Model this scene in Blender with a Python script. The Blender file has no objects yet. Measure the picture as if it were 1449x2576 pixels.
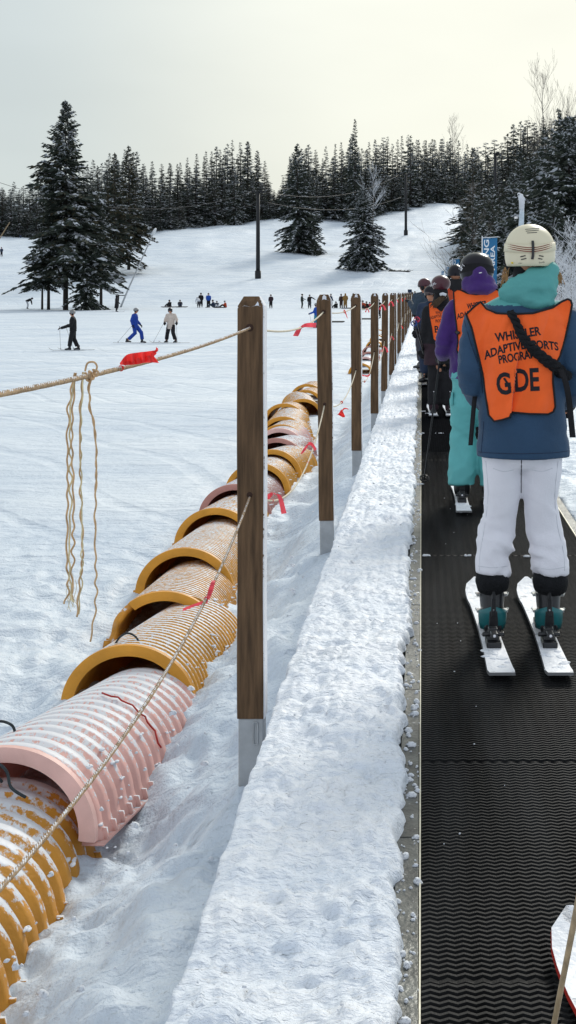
import bpy, bmesh, math, random
import numpy as np
from mathutils import Vector, Matrix
from mathutils.bvhtree import BVHTree

C = bpy.context.scene.collection
R = math.radians
PI = math.pi
CAMH = 1.5
FOC = 3500.0          # focal length in units of the photograph drawn 1449 x 2576
VX, VY = 1060.0, 735.0


def W(x, y, d):
    """point seen at photograph position (x, y) at depth d"""
    return np.array([(x - VX) / FOC * d, d, CAMH + (VY - y) / FOC * d])


def WV(x, y, d):
    return Vector(W(x, y, d))


# ------------------------------------------------------------------ noise
def _hash(i, j, k, seed):
    n = (i * 374761393 + j * 668265263 + k * 2147483647 + seed * 1274126177) & 0xffffffff
    n = ((n ^ (n >> 13)) * 1274126177) & 0xffffffff
    n = ((n ^ (n >> 16)) * 2246822519) & 0xffffffff
    return ((n ^ (n >> 15)) & 0xffff) / 32767.5 - 1.0


def vnoise(P, seed=0):
    P = np.asarray(P, dtype=float)
    f = np.floor(P)
    t = P - f
    t = t * t * t * (t * (t * 6 - 15) + 10)
    I = f.astype(np.int64)
    i, j, k = I[:, 0], I[:, 1], I[:, 2]
    u, v, w = t[:, 0], t[:, 1], t[:, 2]
    r = 0
    for a in (0, 1):
        for b in (0, 1):
            for c in (0, 1):
                wt = (u if a else 1 - u) * (v if b else 1 - v) * (w if c else 1 - w)
                r = r + wt * _hash(i + a, j + b, k + c, seed)
    return r


def fbm(P, oct=4, seed=0, gain=.5):
    P = np.asarray(P, dtype=float)
    r, a, tot = 0, 1.0, 0
    for o in range(oct):
        r = r + a * vnoise(P * (2.03 ** o) + o * 17.3, seed + o)
        tot += a
        a *= gain
    return r / tot


def sstep(a, b, x):
    t = np.clip((x - a) / (b - a), 0, 1)
    return t * t * (3 - 2 * t)


# ------------------------------------------------------------------ materials
def lin(r, g, b):
    def f(c):
        c /= 255.0
        return c / 12.92 if c <= .04045 else ((c + .055) / 1.055) ** 2.4
    return (f(r), f(g), f(b))


MATS = {}


def mat(name, col, rough=.75, var=.15, vscale=6, bump=0, bscale=60, metal=0, spec=.3, stretch=(1, 1, 1),
        snow=None, bdist=.01, trans=0, detail=5, sheen=0):
    """procedural material; snow=(bias, scale, sharpness[, axis]) lays snow where the surface faces up"""
    m = bpy.data.materials.new(name)
    m.use_nodes = True
    nt = m.node_tree
    N, L = nt.nodes, nt.links
    b = N['Principled BSDF']
    tc = N.new('ShaderNodeTexCoord')
    mp = N.new('ShaderNodeMapping')
    mp.inputs['Scale'].default_value = stretch
    oi = N.new('ShaderNodeObjectInfo')
    mul = N.new('ShaderNodeMath'); mul.operation = 'MULTIPLY'; mul.inputs[1].default_value = 37.0
    L.new(oi.outputs['Random'], mul.inputs[0])
    L.new(mul.outputs[0], mp.inputs['Location'])
    L.new(tc.outputs['Object'], mp.inputs['Vector'])
    n1 = N.new('ShaderNodeTexNoise')
    n1.inputs['Scale'].default_value = vscale
    n1.inputs['Detail'].default_value = detail
    L.new(mp.outputs[0], n1.inputs['Vector'])
    cr = N.new('ShaderNodeValToRGB')
    cr.color_ramp.elements[0].position = .3
    cr.color_ramp.elements[1].position = .7
    cr.color_ramp.elements[0].color = tuple(max(0, c * (1 - var)) for c in col) + (1,)
    cr.color_ramp.elements[1].color = tuple(min(1, c * (1 + var)) for c in col) + (1,)
    L.new(n1.outputs['Fac'], cr.inputs['Fac'])
    out = cr.outputs['Color']
    rsock = None
    if snow:
        ge = N.new('ShaderNodeNewGeometry')
        sx = N.new('ShaderNodeSeparateXYZ')
        L.new(ge.outputs['Normal'], sx.inputs[0])
        n2 = N.new('ShaderNodeTexNoise')
        n2.inputs['Scale'].default_value = snow[1]
        n2.inputs['Detail'].default_value = 6
        L.new(tc.outputs['Object'], n2.inputs['Vector'])
        ax = snow[3] if len(snow) > 3 else 'Z'
        ma = N.new('ShaderNodeMath'); ma.operation = 'MULTIPLY_ADD'
        ma.inputs[1].default_value = 2.4 if len(snow) > 3 and snow[3] == 'ZY' else 1.5
        n2.inputs['Roughness'].default_value = .7
        L.new(n2.outputs['Fac'], ma.inputs[0])
        if ax == 'ZY':
            m9 = N.new('ShaderNodeMath'); m9.operation = 'MULTIPLY_ADD'; m9.inputs[1].default_value = .75
            L.new(sx.outputs['Y'], m9.inputs[0]); L.new(sx.outputs['Z'], m9.inputs[2])
            L.new(m9.outputs[0], ma.inputs[2])
        else:
            L.new(sx.outputs[ax], ma.inputs[2])
        mr = N.new('ShaderNodeMapRange')
        mr.inputs['From Min'].default_value = snow[0]
        mr.inputs['From Max'].default_value = snow[0] + snow[2]
        L.new(ma.outputs[0], mr.inputs['Value'])
        mx = N.new('ShaderNodeMix'); mx.data_type = 'RGBA'
        L.new(mr.outputs[0], mx.inputs[0])
        L.new(out, mx.inputs[6])
        mx.inputs[7].default_value = (.8, .82, .85, 1)
        out = mx.outputs[2]
        rsock = mr.outputs[0]
    L.new(out, b.inputs['Base Color'])
    b.inputs['Roughness'].default_value = rough
    b.inputs['Metallic'].default_value = metal
    b.inputs['Specular IOR Level'].default_value = spec
    if sheen:
        b.inputs['Sheen Weight'].default_value = sheen
    if trans:
        tr = N.new('ShaderNodeBsdfTranslucent')
        L.new(out, tr.inputs['Color'])
        ms = N.new('ShaderNodeMixShader'); ms.inputs[0].default_value = trans
        L.new(b.outputs[0], ms.inputs[1]); L.new(tr.outputs[0], ms.inputs[2])
        L.new(ms.outputs[0], N['Material Output'].inputs['Surface'])
    hsock = None
    if bump:
        n3 = N.new('ShaderNodeTexNoise')
        n3.inputs['Scale'].default_value = bscale
        n3.inputs['Detail'].default_value = 5
        L.new(mp.outputs[0], n3.inputs['Vector'])
        hsock = n3.outputs['Fac']
    if rsock is not None:
        if hsock is not None:
            ad = N.new('ShaderNodeMath'); ad.operation = 'ADD'
            L.new(hsock, ad.inputs[0]); L.new(rsock, ad.inputs[1])
            hsock = ad.outputs[0]
        else:
            hsock = rsock
            bump = .5
    if hsock is not None:
        bp = N.new('ShaderNodeBump')
        bp.inputs['Strength'].default_value = bump
        bp.inputs['Distance'].default_value = bdist
        L.new(hsock, bp.inputs['Height'])
        L.new(bp.outputs[0], b.inputs['Normal'])
    MATS[name] = m
    return m


def snow_mat(name, scales, col=(.80, .825, .86), col2=(.70, .745, .81), groom=0):
    """scales: list of (noise scale, bump distance, stretch)"""
    m = bpy.data.materials.new(name)
    m.use_nodes = True
    nt = m.node_tree
    N, L = nt.nodes, nt.links
    b = N['Principled BSDF']
    tc = N.new('ShaderNodeTexCoord')
    prev = None
    fac = None
    for (sc, dist, st) in scales:
        mp = N.new('ShaderNodeMapping'); mp.inputs['Scale'].default_value = st
        L.new(tc.outputs['Object'], mp.inputs['Vector'])
        n = N.new('ShaderNodeTexNoise')
        n.inputs['Scale'].default_value = sc
        n.inputs['Detail'].default_value = 6
        n.inputs['Roughness'].default_value = .6
        L.new(mp.outputs[0], n.inputs['Vector'])
        bp = N.new('ShaderNodeBump')
        bp.inputs['Strength'].default_value = 1
        bp.inputs['Distance'].default_value = dist
        L.new(n.outputs['Fac'], bp.inputs['Height'])
        if prev is not None:
            L.new(prev, bp.inputs['Normal'])
        prev = bp.outputs[0]
        if fac is None:
            fac = n.outputs['Fac']
    if groom:
        wv = N.new('ShaderNodeTexWave'); wv.wave_type = 'BANDS'
        mp = N.new('ShaderNodeMapping'); mp.inputs['Rotation'].default_value = (0, 0, R(62))
        L.new(tc.outputs['Object'], mp.inputs['Vector'])
        L.new(mp.outputs[0], wv.inputs['Vector'])
        wv.inputs['Scale'].default_value = 9
        wv.inputs['Distortion'].default_value = .4
        bp = N.new('ShaderNodeBump'); bp.inputs['Strength'].default_value = .6
        bp.inputs['Distance'].default_value = groom
        L.new(wv.outputs['Fac'], bp.inputs['Height']); L.new(prev, bp.inputs['Normal'])
        prev = bp.outputs[0]
    if groom:
        for (sc_, rot_, ds) in ((.16, 20, 16), (.09, 75, 22), (.23, -35, 14)):
            wv = N.new('ShaderNodeTexWave'); wv.wave_type = 'BANDS'
            mp = N.new('ShaderNodeMapping'); mp.inputs['Rotation'].default_value = (0, 0, R(rot_))
            L.new(tc.outputs['Object'], mp.inputs['Vector']); L.new(mp.outputs[0], wv.inputs['Vector'])
            wv.inputs['Scale'].default_value = sc_; wv.inputs['Distortion'].default_value = ds
            wv.inputs['Detail'].default_value = 1; wv.inputs['Detail Scale'].default_value = .35
            tr = N.new('ShaderNodeMapRange')
            tr.inputs['From Min'].default_value = .90; tr.inputs['From Max'].default_value = 1.0
            tr.inputs['To Min'].default_value = 1; tr.inputs['To Max'].default_value = 0
            L.new(wv.outputs['Fac'], tr.inputs['Value'])
            bp = N.new('ShaderNodeBump'); bp.inputs['Strength'].default_value = .8
            bp.inputs['Distance'].default_value = .022
            L.new(tr.outputs[0], bp.inputs['Height']); L.new(prev, bp.inputs['Normal'])
            prev = bp.outputs[0]
    cr = N.new('ShaderNodeValToRGB')
    cr.color_ramp.elements[0].position = .32
    cr.color_ramp.elements[1].position = .62
    cr.color_ramp.elements[0].color = col2 + (1,)
    cr.color_ramp.elements[1].color = col + (1,)
    L.new(fac, cr.inputs['Fac'])
    L.new(cr.outputs[0], b.inputs['Base Color'])
    b.inputs['Roughness'].default_value = .55
    b.inputs['Specular IOR Level'].default_value = .35
    L.new(prev, b.inputs['Normal'])
    MATS[name] = m
    return m


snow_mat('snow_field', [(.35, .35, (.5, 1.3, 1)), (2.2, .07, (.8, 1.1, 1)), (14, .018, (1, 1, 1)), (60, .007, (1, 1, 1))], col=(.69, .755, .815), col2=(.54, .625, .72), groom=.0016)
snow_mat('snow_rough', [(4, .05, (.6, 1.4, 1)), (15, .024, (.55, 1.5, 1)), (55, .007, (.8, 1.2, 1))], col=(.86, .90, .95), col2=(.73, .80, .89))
snow_mat('snow_clean', [(20, .01, (1, 1, 1)), (90, .006, (1, 1, 1))])

mat('wood', (.112, .066, .034), .8, .45, 9, .6, 60, stretch=(6, 6, .5), bdist=.004, snow=(1.25, 30, .12, 'X'))  # frost on the right-hand faces, with their lit bright edge painted in too
mat('wood_far', (.112, .066, .034), .8, .4, 9, stretch=(6, 6, .5), snow=(1.3, 30, .12, 'X'))  # same right-face frost, also painting in the light on that side
mat('galvanised', (.42, .44, .45), .5, .12, 14, .2, 40, metal=.4)
mat('steel_edge', (.10, .105, .10), .4, .5, 10, .3, 60, metal=.6, snow=(1.98, 22, .05))
mat('steel_lip', (.62, .60, .50), .35, .2, 20, metal=.5)
mat('rubber', (.010, .0105, .011),   .62, .75, 2.2, .25, 140, spec=.10, stretch=(5, .35, 1))
mat('rubber_far', (.0075, .008, .009), .9, .3, 30, spec=0)
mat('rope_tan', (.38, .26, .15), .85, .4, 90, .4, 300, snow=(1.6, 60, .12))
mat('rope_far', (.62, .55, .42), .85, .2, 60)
mat('twine', (.52, .34, .18), .9, .3, 60)
mat('twine_pale', (.62, .52, .30), .9, .3, 60)
mat('ribbon_red', (.88, .055, .05), .6, .15, 20, trans=.35)
mat('ribbon_pink', (.85, .10, .13), .6, .15, 20, trans=.35)
mat('tube_yellow', (.70, .325, .045), .5, .2, 5, .25, 60, snow=(1.74, 38, .18, 'ZY'), bdist=.006, trans=.12)
mat('tube_ochre', (.66, .295, .040), .5, .2, 5, .25, 60, snow=(1.84, 38, .18, 'ZY'), bdist=.006, trans=.12)
mat('tube_ochre_snowy', (.66, .295, .040), .5, .2, 5, .25, 60, snow=(1.66, 26, .22, 'ZY'), bdist=.012, trans=.12)
mat('tube_pink', (.88, .50, .43), .5, .1, 5, .25, 60, snow=(1.66, 38, .18, 'ZY'), bdist=.006, trans=.15)
mat('tube_rose', (.50, .24, .20), .5, .1, 5, .25, 60, snow=(1.62, 38, .18, 'ZY'), bdist=.006, trans=.15)
mat('tube_rim_yellow', (.76, .345, .042), .5, .15, 6, .2, 50, trans=.1, snow=(1.95, 25, .1))
mat('tube_rim_pink', (.88, .55, .48), .5, .12, 6, .2, 50, trans=.1, snow=(1.95, 25, .1))
mat('tube_rim_rose', (.56, .27, .22), .5, .15, 6, .2, 50, trans=.1, snow=(1.95, 25, .1))
mat('handle_rope', (.03, .04, .045), .8, .3, 60, .3, 200)
mat('needle_dark', (.030, .040, .031), .9, .35, 3)
mat('needle_mid', (.054, .064, .047), .9, .35, 3)
mat('needle_olive', (.055, .048, .026), .9, .35, 3)
mat('tree_snow', (.62, .65, .69), .7, .08, 3)
mat('bark', (.035, .03, .026), .9, .3, 5)
mat('bark_pale', (.17, .15, .13), .9, .3, 5)
mat('frost', (.66, .68, .71), .8, .1, 8)
mat('black_metal', (.016, .017, .019), .5, .2, 4)
mat('cable', (.03, .03, .033), .6, .2, 4)
mat('lance_metal', (.45, .46, .47), .5, .15, 4)
mat('ice_pole', (.52, .60, .66), .45, .15, 10, .6, 40, snow=(1.2, 12, .3))
mat('banner_blue', lin(46, 108, 150), .7, .1, 3)
mat('banner_white', (.78, .80, .82), .7, .05, 5)
# clothing
mat('vest_orange', (.95, .135, .018), .75, .06, 12, .15, 300, sheen=.2)
mat('vest_orange_lit', (.95, .17, .03), .75, .06, 12, .15, 300)
mat('piping', (.012, .014, .017), .8, .2, 20)
mat('print_black', (.014, .015, .02), .8, .2, 40)
mat('jacket_blue', lin(43, 72, 100), .75, .10, 8, .25, 160, sheen=.1)
mat('jacket_teal', lin(88, 160, 157), .7, .06, 8, .2, 160)
mat('pants_white', (.80, .80, .85), .7, .03, 8, .2, 120)
mat('jacket_purple', lin(62, 32, 104), .75, .15, 8, .3, 160, sheen=.2)
mat('pants_teal', lin(98, 176, 176), .7, .06, 8, .2, 120)
mat('helmet_cream', lin(222, 214, 186), .45, .03, 5, spec=.4)
mat('helmet_black', (.010, .009, .014), .28, .2, 5, spec=.25)
mat('helmet_burgundy', lin(70, 28, 38), .3, .2, 5, spec=.5)
mat('helmet_grey', (.22, .22, .22), .4, .15, 5)
mat('stripe_brown', lin(128, 62, 48), .7, .1, 30)
mat('black_cloth', (.012, .012, .014), .85, .25, 12, .3, 120)
mat('black_fleece', (.010, .011, .013), .95, .3, 30, .8, 160)
mat('grey_cloth', (.05, .05, .06), .85, .2, 12)
mat('navy_cloth', (.02, .035, .07), .8, .2, 12)
mat('slate_cloth', (.035, .055, .08), .8, .2, 12)
mat('blue_cloth', lin(28, 62, 150), .75, .15, 12)
mat('royal_cloth', lin(30, 78, 168), .75, .15, 12)
mat('cream_cloth', lin(200, 186, 174), .8, .1, 12)
mat('brown_cloth', lin(60, 42, 34), .85, .2, 12)
mat('maroon_cloth', lin(52, 36, 44), .85, .2, 12)
mat('mustard_cloth', lin(140, 108, 60), .85, .2, 12)
mat('green_cloth', lin(34, 44, 40), .85, .2, 12)
mat('teal_cloth', lin(48, 128, 150), .75, .15, 12)
mat('orange_cloth', lin(176, 70, 40), .8, .15, 12)
mat('pink_cloth', lin(225, 70, 90), .8, .15, 12)
mat('white_cloth', (.6, .62, .66), .8, .1, 12)
mat('boot_black', (.014, .015, .017), .3, .2, 10, spec=.5)
mat('boot_teal', lin(34, 106, 110), .35, .15, 12, spec=.5)
mat('buckle', (.5, .52, .52), .3, .1, 20, metal=.8)
mat('skin', lin(196, 140, 112), .6, .1, 8)
mat('hair_blond', lin(160, 125, 85), .8, .35, 30, stretch=(6, 6, 1))
mat('hair_brown', lin(72, 58, 44), .8, .35, 30, stretch=(6, 6, 1))
mat('goggle', (.05, .03, .03), .1, .3, 5, spec=.7)
mat('ski_top', (.42, .43, .45), .5, .35, 9, .4, 40, snow=(1.5, 13, .12), bdist=.012)
mat('ski_dark', (.03, .03, .035), .4, .3, 9, snow=(1.8, 8, .15))
mat('ski_edge', (.35, .36, .37), .3, .2, 9, metal=.6)
mat('ski_side_red', lin(170, 40, 30), .5, .2, 9)
mat('pole_tan', lin(160, 140, 110), .5, .25, 20, stretch=(4, 4, 1))
mat('pole_black', (.015, .015, .017), .4, .2, 20)
mat('pole_grey', (.18, .18, .19), .4, .2, 20)
mat('basket_red', lin(190, 45, 70), .5, .2, 20)
mat('basket_blue', lin(40, 70, 140), .5, .2, 20)
mat('badge_yellow', lin(225, 195, 30), .5, .1, 20)
mat('white_print', (.75, .75, .78), .6, .05, 20)
mat('dry_mud', (.06, .06, .05), .9, .3, 4)
M = MATS


# ------------------------------------------------------------------ mesh builder
class MB:
    def __init__(self):
        self.v, self.f, self.m = [], [], []

    def add(self, vs, fs, mi=0):
        o = len(self.v)
        self.v.extend([tuple(map(float, p)) for p in vs])
        for f in fs:
            self.f.append(tuple(i + o for i in f))
            self.m.append(mi)
        return self

    def tube(self, pts, rad, n=8, mi=0, ref=None, cap=True):
        """sweep; rad: number, or list of numbers / (a, b) pairs (a along ref side)"""
        P = [Vector(p) for p in pts]
        k = len(P)
        if not isinstance(rad, (list, tuple)) or (len(rad) == 2 and k != 2 and not isinstance(rad[0], (list, tuple))):
            rad = [rad] * k
        vs, fs = [], []
        side = None
        for i in range(k):
            t = (P[min(i + 1, k - 1)] - P[max(i - 1, 0)])
            if t.length < 1e-9:
                t = Vector((0, 0, 1))
            t.normalize()
            if side is None:
                r0 = Vector(ref) if ref is not None else (Vector((1, 0, 0)) if abs(t.x) < .8 else Vector((0, 1, 0)))
            else:
                r0 = side if ref is None else Vector(ref)
            s = r0 - t * r0.dot(t)
            if s.length < 1e-6:
                s = t.orthogonal()
            s.normalize()
            side = s
            u = t.cross(s)
            r = rad[i]
            a, b = (r, r) if not isinstance(r, (tuple, list)) else r
            for j in range(n):
                an = 2 * PI * j / n
                vs.append(P[i] + s * (a * math.cos(an)) + u * (b * math.sin(an)))
        for i in range(k - 1):
            for j in range(n):
                fs.append((i * n + j, i * n + (j + 1) % n, (i + 1) * n + (j + 1) % n, (i + 1) * n + j))
        if cap:
            fs.append(tuple(range(n - 1, -1, -1)))
            fs.append(tuple((k - 1) * n + j for j in range(n)))
        return self.add(vs, fs, mi)

    def rings(self, rings, mi=0, n=24, cap=True):
        """horizontal elliptical rings: (cx, cy, z, rx, ry)"""
        vs, fs = [], []
        for (cx, cy, z, rx, ry) in rings:
            for j in range(n):
                a = 2 * PI * j / n
                vs.append((cx + rx * math.cos(a), cy + ry * math.sin(a), z))
        k = len(rings)
        for i in range(k - 1):
            for j in range(n):
                q = (i * n + j, i * n + (j + 1) % n, (i + 1) * n + (j + 1) % n, (i + 1) * n + j)
                fs.append(q if rings[-1][2] > rings[0][2] else q[::-1])
        if cap:
            a, b = tuple(range(n)), tuple((k - 1) * n + j for j in range(n))
            if rings[-1][2] > rings[0][2]:
                fs += [a[::-1], b]
            else:
                fs += [a, b[::-1]]
        return self.add(vs, fs, mi)

    def ell(self, c, r, n=14, m=10, mi=0, rot=None):
        c = Vector(c)
        if not isinstance(r, (tuple, list)):
            r = (r, r, r)
        vs, fs = [], []
        for i in range(m + 1):
            th = PI * i / m
            for j in range(n):
                a = 2 * PI * j / n
                p = Vector((r[0] * math.sin(th) * math.cos(a), r[1] * math.sin(th) * math.sin(a), r[2] * math.cos(th)))
                if rot is not None:
                    p = rot @ p
                vs.append(c + p)
        for i in range(m):
            for j in range(n):
                fs.append((i * n + j, (i + 1) * n + j, (i + 1) * n + (j + 1) % n, i * n + (j + 1) % n))
        return self.add(vs, fs, mi)

    def box(self, c, s, mi=0, rot=None, taper=1.0):
        c = Vector(c)
        vs = []
        for z in (-1, 1):
            k = taper if z > 0 else 1
            for (x, y) in ((-1, -1), (1, -1), (1, 1), (-1, 1)):
                p = Vector((x * s[0] / 2 * k, y * s[1] / 2 * k, z * s[2] / 2))
                if rot is not None:
                    p = rot @ p
                vs.append(c + p)
        fs = [(3, 2, 1, 0), (4, 5, 6, 7), (0, 1, 5, 4), (1, 2, 6, 5), (2, 3, 7, 6), (3, 0, 4, 7)]
        return self.add(vs, fs, mi)

    def build(self, name, mats, parent=None, smooth=True, origin=None, bevel=0):
        me = bpy.data.meshes.new(name)
        v = np.array(self.v, dtype=float).reshape(-1, 3)
        if origin is not None:
            v = v - np.array(origin, dtype=float)
        me.from_pydata(v.tolist(), [], self.f)
        if not isinstance(mats, (list, tuple)):
            mats = [mats]
        for m in mats:
            me.materials.append(M[m] if isinstance(m, str) else m)
        if len(mats) > 1:
            me.polygons.foreach_set('material_index', self.m)
        if smooth:
            me.polygons.foreach_set('use_smooth', [True] * len(me.polygons))
        me.update()
        o = bpy.data.objects.new(name, me)
        C.objects.link(o)
        if parent is not None:
            o.parent = parent
        if bevel:
            md = o.modifiers.new('bevel', 'BEVEL'); md.width = bevel; md.segments = 2; md.limit_method = 'ANGLE'
        return o


def apply_mods(o):
    dg = bpy.context.evaluated_depsgraph_get()
    dg.update()
    me = bpy.data.meshes.new_from_object(o.evaluated_get(dg))
    old = o.data
    o.modifiers.clear()
    o.data = me
    if old.users == 0:
        bpy.data.meshes.remove(old)
    return o


def fuse(o, vox, smooth_it=6, fac=.5):
    """one continuous skin round overlapping shapes"""
    mats = [m for m in o.data.materials]
    md = o.modifiers.new('fuse', 'REMESH'); md.mode = 'VOXEL'; md.voxel_size = vox
    if smooth_it:
        ms = o.modifiers.new('soft', 'SMOOTH'); ms.iterations = smooth_it; ms.factor = fac
    apply_mods(o)
    o.data.materials.clear()
    for m in mats:
        o.data.materials.append(m)
    o.data.polygons.foreach_set('use_smooth', [True] * len(o.data.polygons))
    return o


def coords(me):
    a = np.empty(len(me.vertices) * 3)
    me.vertices.foreach_get('co', a)
    return a.reshape(-1, 3)


def set_coords(me, a):
    me.vertices.foreach_set('co', np.asarray(a, dtype=float).reshape(-1))
    me.update()


def wrinkle(o, amp, scale=(8, 8, 20), seed=1, oct=3, mask=None, ridge=True):
    me = o.data
    P = coords(me)
    n = np.empty(len(me.vertices) * 3)
    me.vertices.foreach_get('normal', n)
    n = n.reshape(-1, 3)
    warp = np.stack([vnoise(P * 5 + 3, seed + 50), vnoise(P * 5 + 9, seed + 51), vnoise(P * 5 + 21, seed + 52)], 1) * .06
    d = fbm((P + warp) * np.array(scale), oct, seed)
    if ridge:
        d = .6 * (1 - 2.2 * np.abs(d)) + .4 * d
    d = d - d.mean()
    if mask is not None:
        d = d * mask(P)
    set_coords(me, P + n * (d * amp)[:, None])


def face_mats(o, fn):
    """fn(centres Nx3) -> material indices"""
    me = o.data
    c = np.empty(len(me.polygons) * 3)
    me.polygons.foreach_get('center', c)
    me.polygons.foreach_set('material_index', np.asarray(fn(c.reshape(-1, 3)), dtype=np.int32))
    me.update()


def thing(name, label, cat, loc=(0, 0, 0), rotz=0, group=None):
    o = bpy.data.objects.new(name, None)
    o.empty_display_size = .2
    C.objects.link(o)
    o.location = loc
    o.rotation_euler = (0, 0, rotz)
    return tag(o, label, cat, group)


def tag(o, label, cat, group=None, kind=None):
    o['label'] = label
    o['category'] = cat
    if group:
        o['group'] = group
    if kind:
        o['kind'] = kind
    return o


def struct(o, kind='structure'):
    o['kind'] = kind
    return o


def catmull(pts, sub=6):
    P = [Vector(p) for p in pts]
    out = []
    for i in range(len(P) - 1):
        p0, p1, p2, p3 = P[max(i - 1, 0)], P[i], P[i + 1], P[min(i + 2, len(P) - 1)]
        for s in range(sub):
            t = s / sub
            out.append(.5 * ((2 * p1) + (p2 - p0) * t + (2 * p0 - 5 * p1 + 4 * p2 - p3) * t * t
                             + (3 * p1 - p0 - 3 * p2 + p3) * t ** 3))
    out.append(P[-1])
    return out


def grid_mesh(name, V, nr, nc, material, smooth=True):
    """V: nr*nc x 3 array"""
    me = bpy.data.meshes.new(name)
    nf = (nr - 1) * (nc - 1)
    me.vertices.add(nr * nc)
    me.vertices.foreach_set('co', np.asarray(V, dtype=float).reshape(-1))
    r, c = np.meshgrid(np.arange(nr - 1), np.arange(nc - 1), indexing='ij')
    a = (r * nc + c).reshape(-1)
    q = np.stack([a, a + 1, a + nc + 1, a + nc], 1).astype(np.int32)
    me.loops.add(nf * 4)
    me.polygons.add(nf)
    me.polygons.foreach_set('loop_start', np.arange(nf, dtype=np.int32) * 4)
    me.polygons.foreach_set('loop_total', np.full(nf, 4, dtype=np.int32))
    me.loops.foreach_set('vertex_index', q.reshape(-1))
    me.polygons.foreach_set('use_smooth', [smooth] * nf)
    me.materials.append(M[material])
    me.update(calc_edges=True)
    o = bpy.data.objects.new(name, me)
    C.objects.link(o)
    return o
# ================================================================== camera, sky, sun
sc = bpy.context.scene
cam = bpy.data.cameras.new('camera')
co = bpy.data.objects.new('camera', cam)
C.objects.link(co)
co.location = (0, 0, CAMH)
co.rotation_euler = (R(90), 0, 0)
cam.sensor_fit = 'VERTICAL'
cam.sensor_height = 36
cam.lens = 36 * FOC / 2576
cam.shift_y = -(1288 - VY) / 2576
cam.shift_x = -(VX - 724.5) / 2576
cam.clip_end = 4000
cam.clip_start = .05
sc.camera = co

SUN_AZ, SUN_EL = R(17), R(31)
sd = Vector((math.sin(SUN_AZ) * math.cos(SUN_EL), math.cos(SUN_AZ) * math.cos(SUN_EL), math.sin(SUN_EL)))
sl = bpy.data.lights.new('sun', 'SUN')
sl.energy = 2.3
sl.angle = R(14)
sl.color = (1, .96, .88)
so = bpy.data.objects.new('sun', sl)
C.objects.link(so)
so.rotation_euler = sd.to_track_quat('Z', 'Y').to_euler()
so.location = (20, 60, 60)

w = bpy.data.worlds.new('World')
sc.world = w
w.use_nodes = True
nt = w.node_tree
N, L = nt.nodes, nt.links
bg = N['Background']
bg.inputs['Strength'].default_value = .1
sky = N.new('ShaderNodeTexSky')
sky.sky_type = 'NISHITA'
sky.sun_disc = False
sky.sun_elevation = SUN_EL
sky.sun_rotation = SUN_AZ
tc = N.new('ShaderNodeTexCoord')
dt = N.new('ShaderNodeVectorMath'); dt.operation = 'DOT_PRODUCT'
L.new(tc.outputs['Generated'], dt.inputs[0])
glow_dir = Vector((math.sin(R(9)) * math.cos(R(10)), math.cos(R(9)) * math.cos(R(10)), math.sin(R(10))))
dt.inputs[1].default_value = glow_dir
gl = N.new('ShaderNodeMapRange'); gl.interpolation_type = 'SMOOTHSTEP'
gl.inputs['From Min'].default_value = .90
gl.inputs['From Max'].default_value = 1.0
L.new(dt.outputs['Value'], gl.inputs['Value'])
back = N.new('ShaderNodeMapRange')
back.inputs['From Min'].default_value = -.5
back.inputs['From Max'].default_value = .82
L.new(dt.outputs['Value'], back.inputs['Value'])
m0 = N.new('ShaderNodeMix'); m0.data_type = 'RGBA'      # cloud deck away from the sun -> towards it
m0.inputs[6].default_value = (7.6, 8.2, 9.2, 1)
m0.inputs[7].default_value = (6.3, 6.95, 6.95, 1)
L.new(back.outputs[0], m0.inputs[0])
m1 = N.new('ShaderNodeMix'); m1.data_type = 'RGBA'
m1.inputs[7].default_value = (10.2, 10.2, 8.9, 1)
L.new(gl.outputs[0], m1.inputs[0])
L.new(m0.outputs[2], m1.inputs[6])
mp = N.new('ShaderNodeMapping'); mp.inputs['Scale'].default_value = (1.6, 1.6, 5)
mp.inputs['Rotation'].default_value = (0, R(18), 0)
L.new(tc.outputs['Generated'], mp.inputs['Vector'])
cn = N.new('ShaderNodeTexNoise'); cn.inputs['Scale'].default_value = 1.6; cn.inputs['Detail'].default_value = 4
cn.inputs['Roughness'].default_value = .45
L.new(mp.outputs[0], cn.inputs['Vector'])
cm = N.new('ShaderNodeMapRange')
cm.inputs['From Min'].default_value = .3; cm.inputs['From Max'].default_value = .7
cm.inputs['To Min'].default_value = .90; cm.inputs['To Max'].default_value = 1.06
L.new(cn.outputs['Fac'], cm.inputs['Value'])
vs = N.new('ShaderNodeVectorMath'); vs.operation = 'SCALE'
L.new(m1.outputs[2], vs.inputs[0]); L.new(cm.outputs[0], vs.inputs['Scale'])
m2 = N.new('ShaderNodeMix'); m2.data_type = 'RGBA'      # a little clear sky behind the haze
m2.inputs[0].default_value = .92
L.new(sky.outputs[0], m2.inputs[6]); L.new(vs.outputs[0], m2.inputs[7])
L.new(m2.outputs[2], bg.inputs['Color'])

sc.view_settings.view_transform = 'Standard'
sc.view_settings.look = 'None'
sc.view_settings.exposure = 0
sc.view_settings.gamma = 1
sc.render.engine = 'CYCLES'
sc.cycles.max_bounces = 5
sc.cycles.diffuse_bounces = 3
sc.cycles.use_denoising = True

# ================================================================== terrain
_PY = np.array([0, 8, 25, 40, 60, 75, 90, 120, 150, 178, 188, 203, 220, 265, 306, 330, 360, 400, 430, 470, 600, 1000])
_PZ = np.array([-.68, -.70, -.73, -.88, -1.08, -1.03, -.86, -.72, -.60, -.42, -.1, 1.5, 3.5, 8.7, 13.7, 17, 21, 27, 29, 29, 20, 0])


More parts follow.
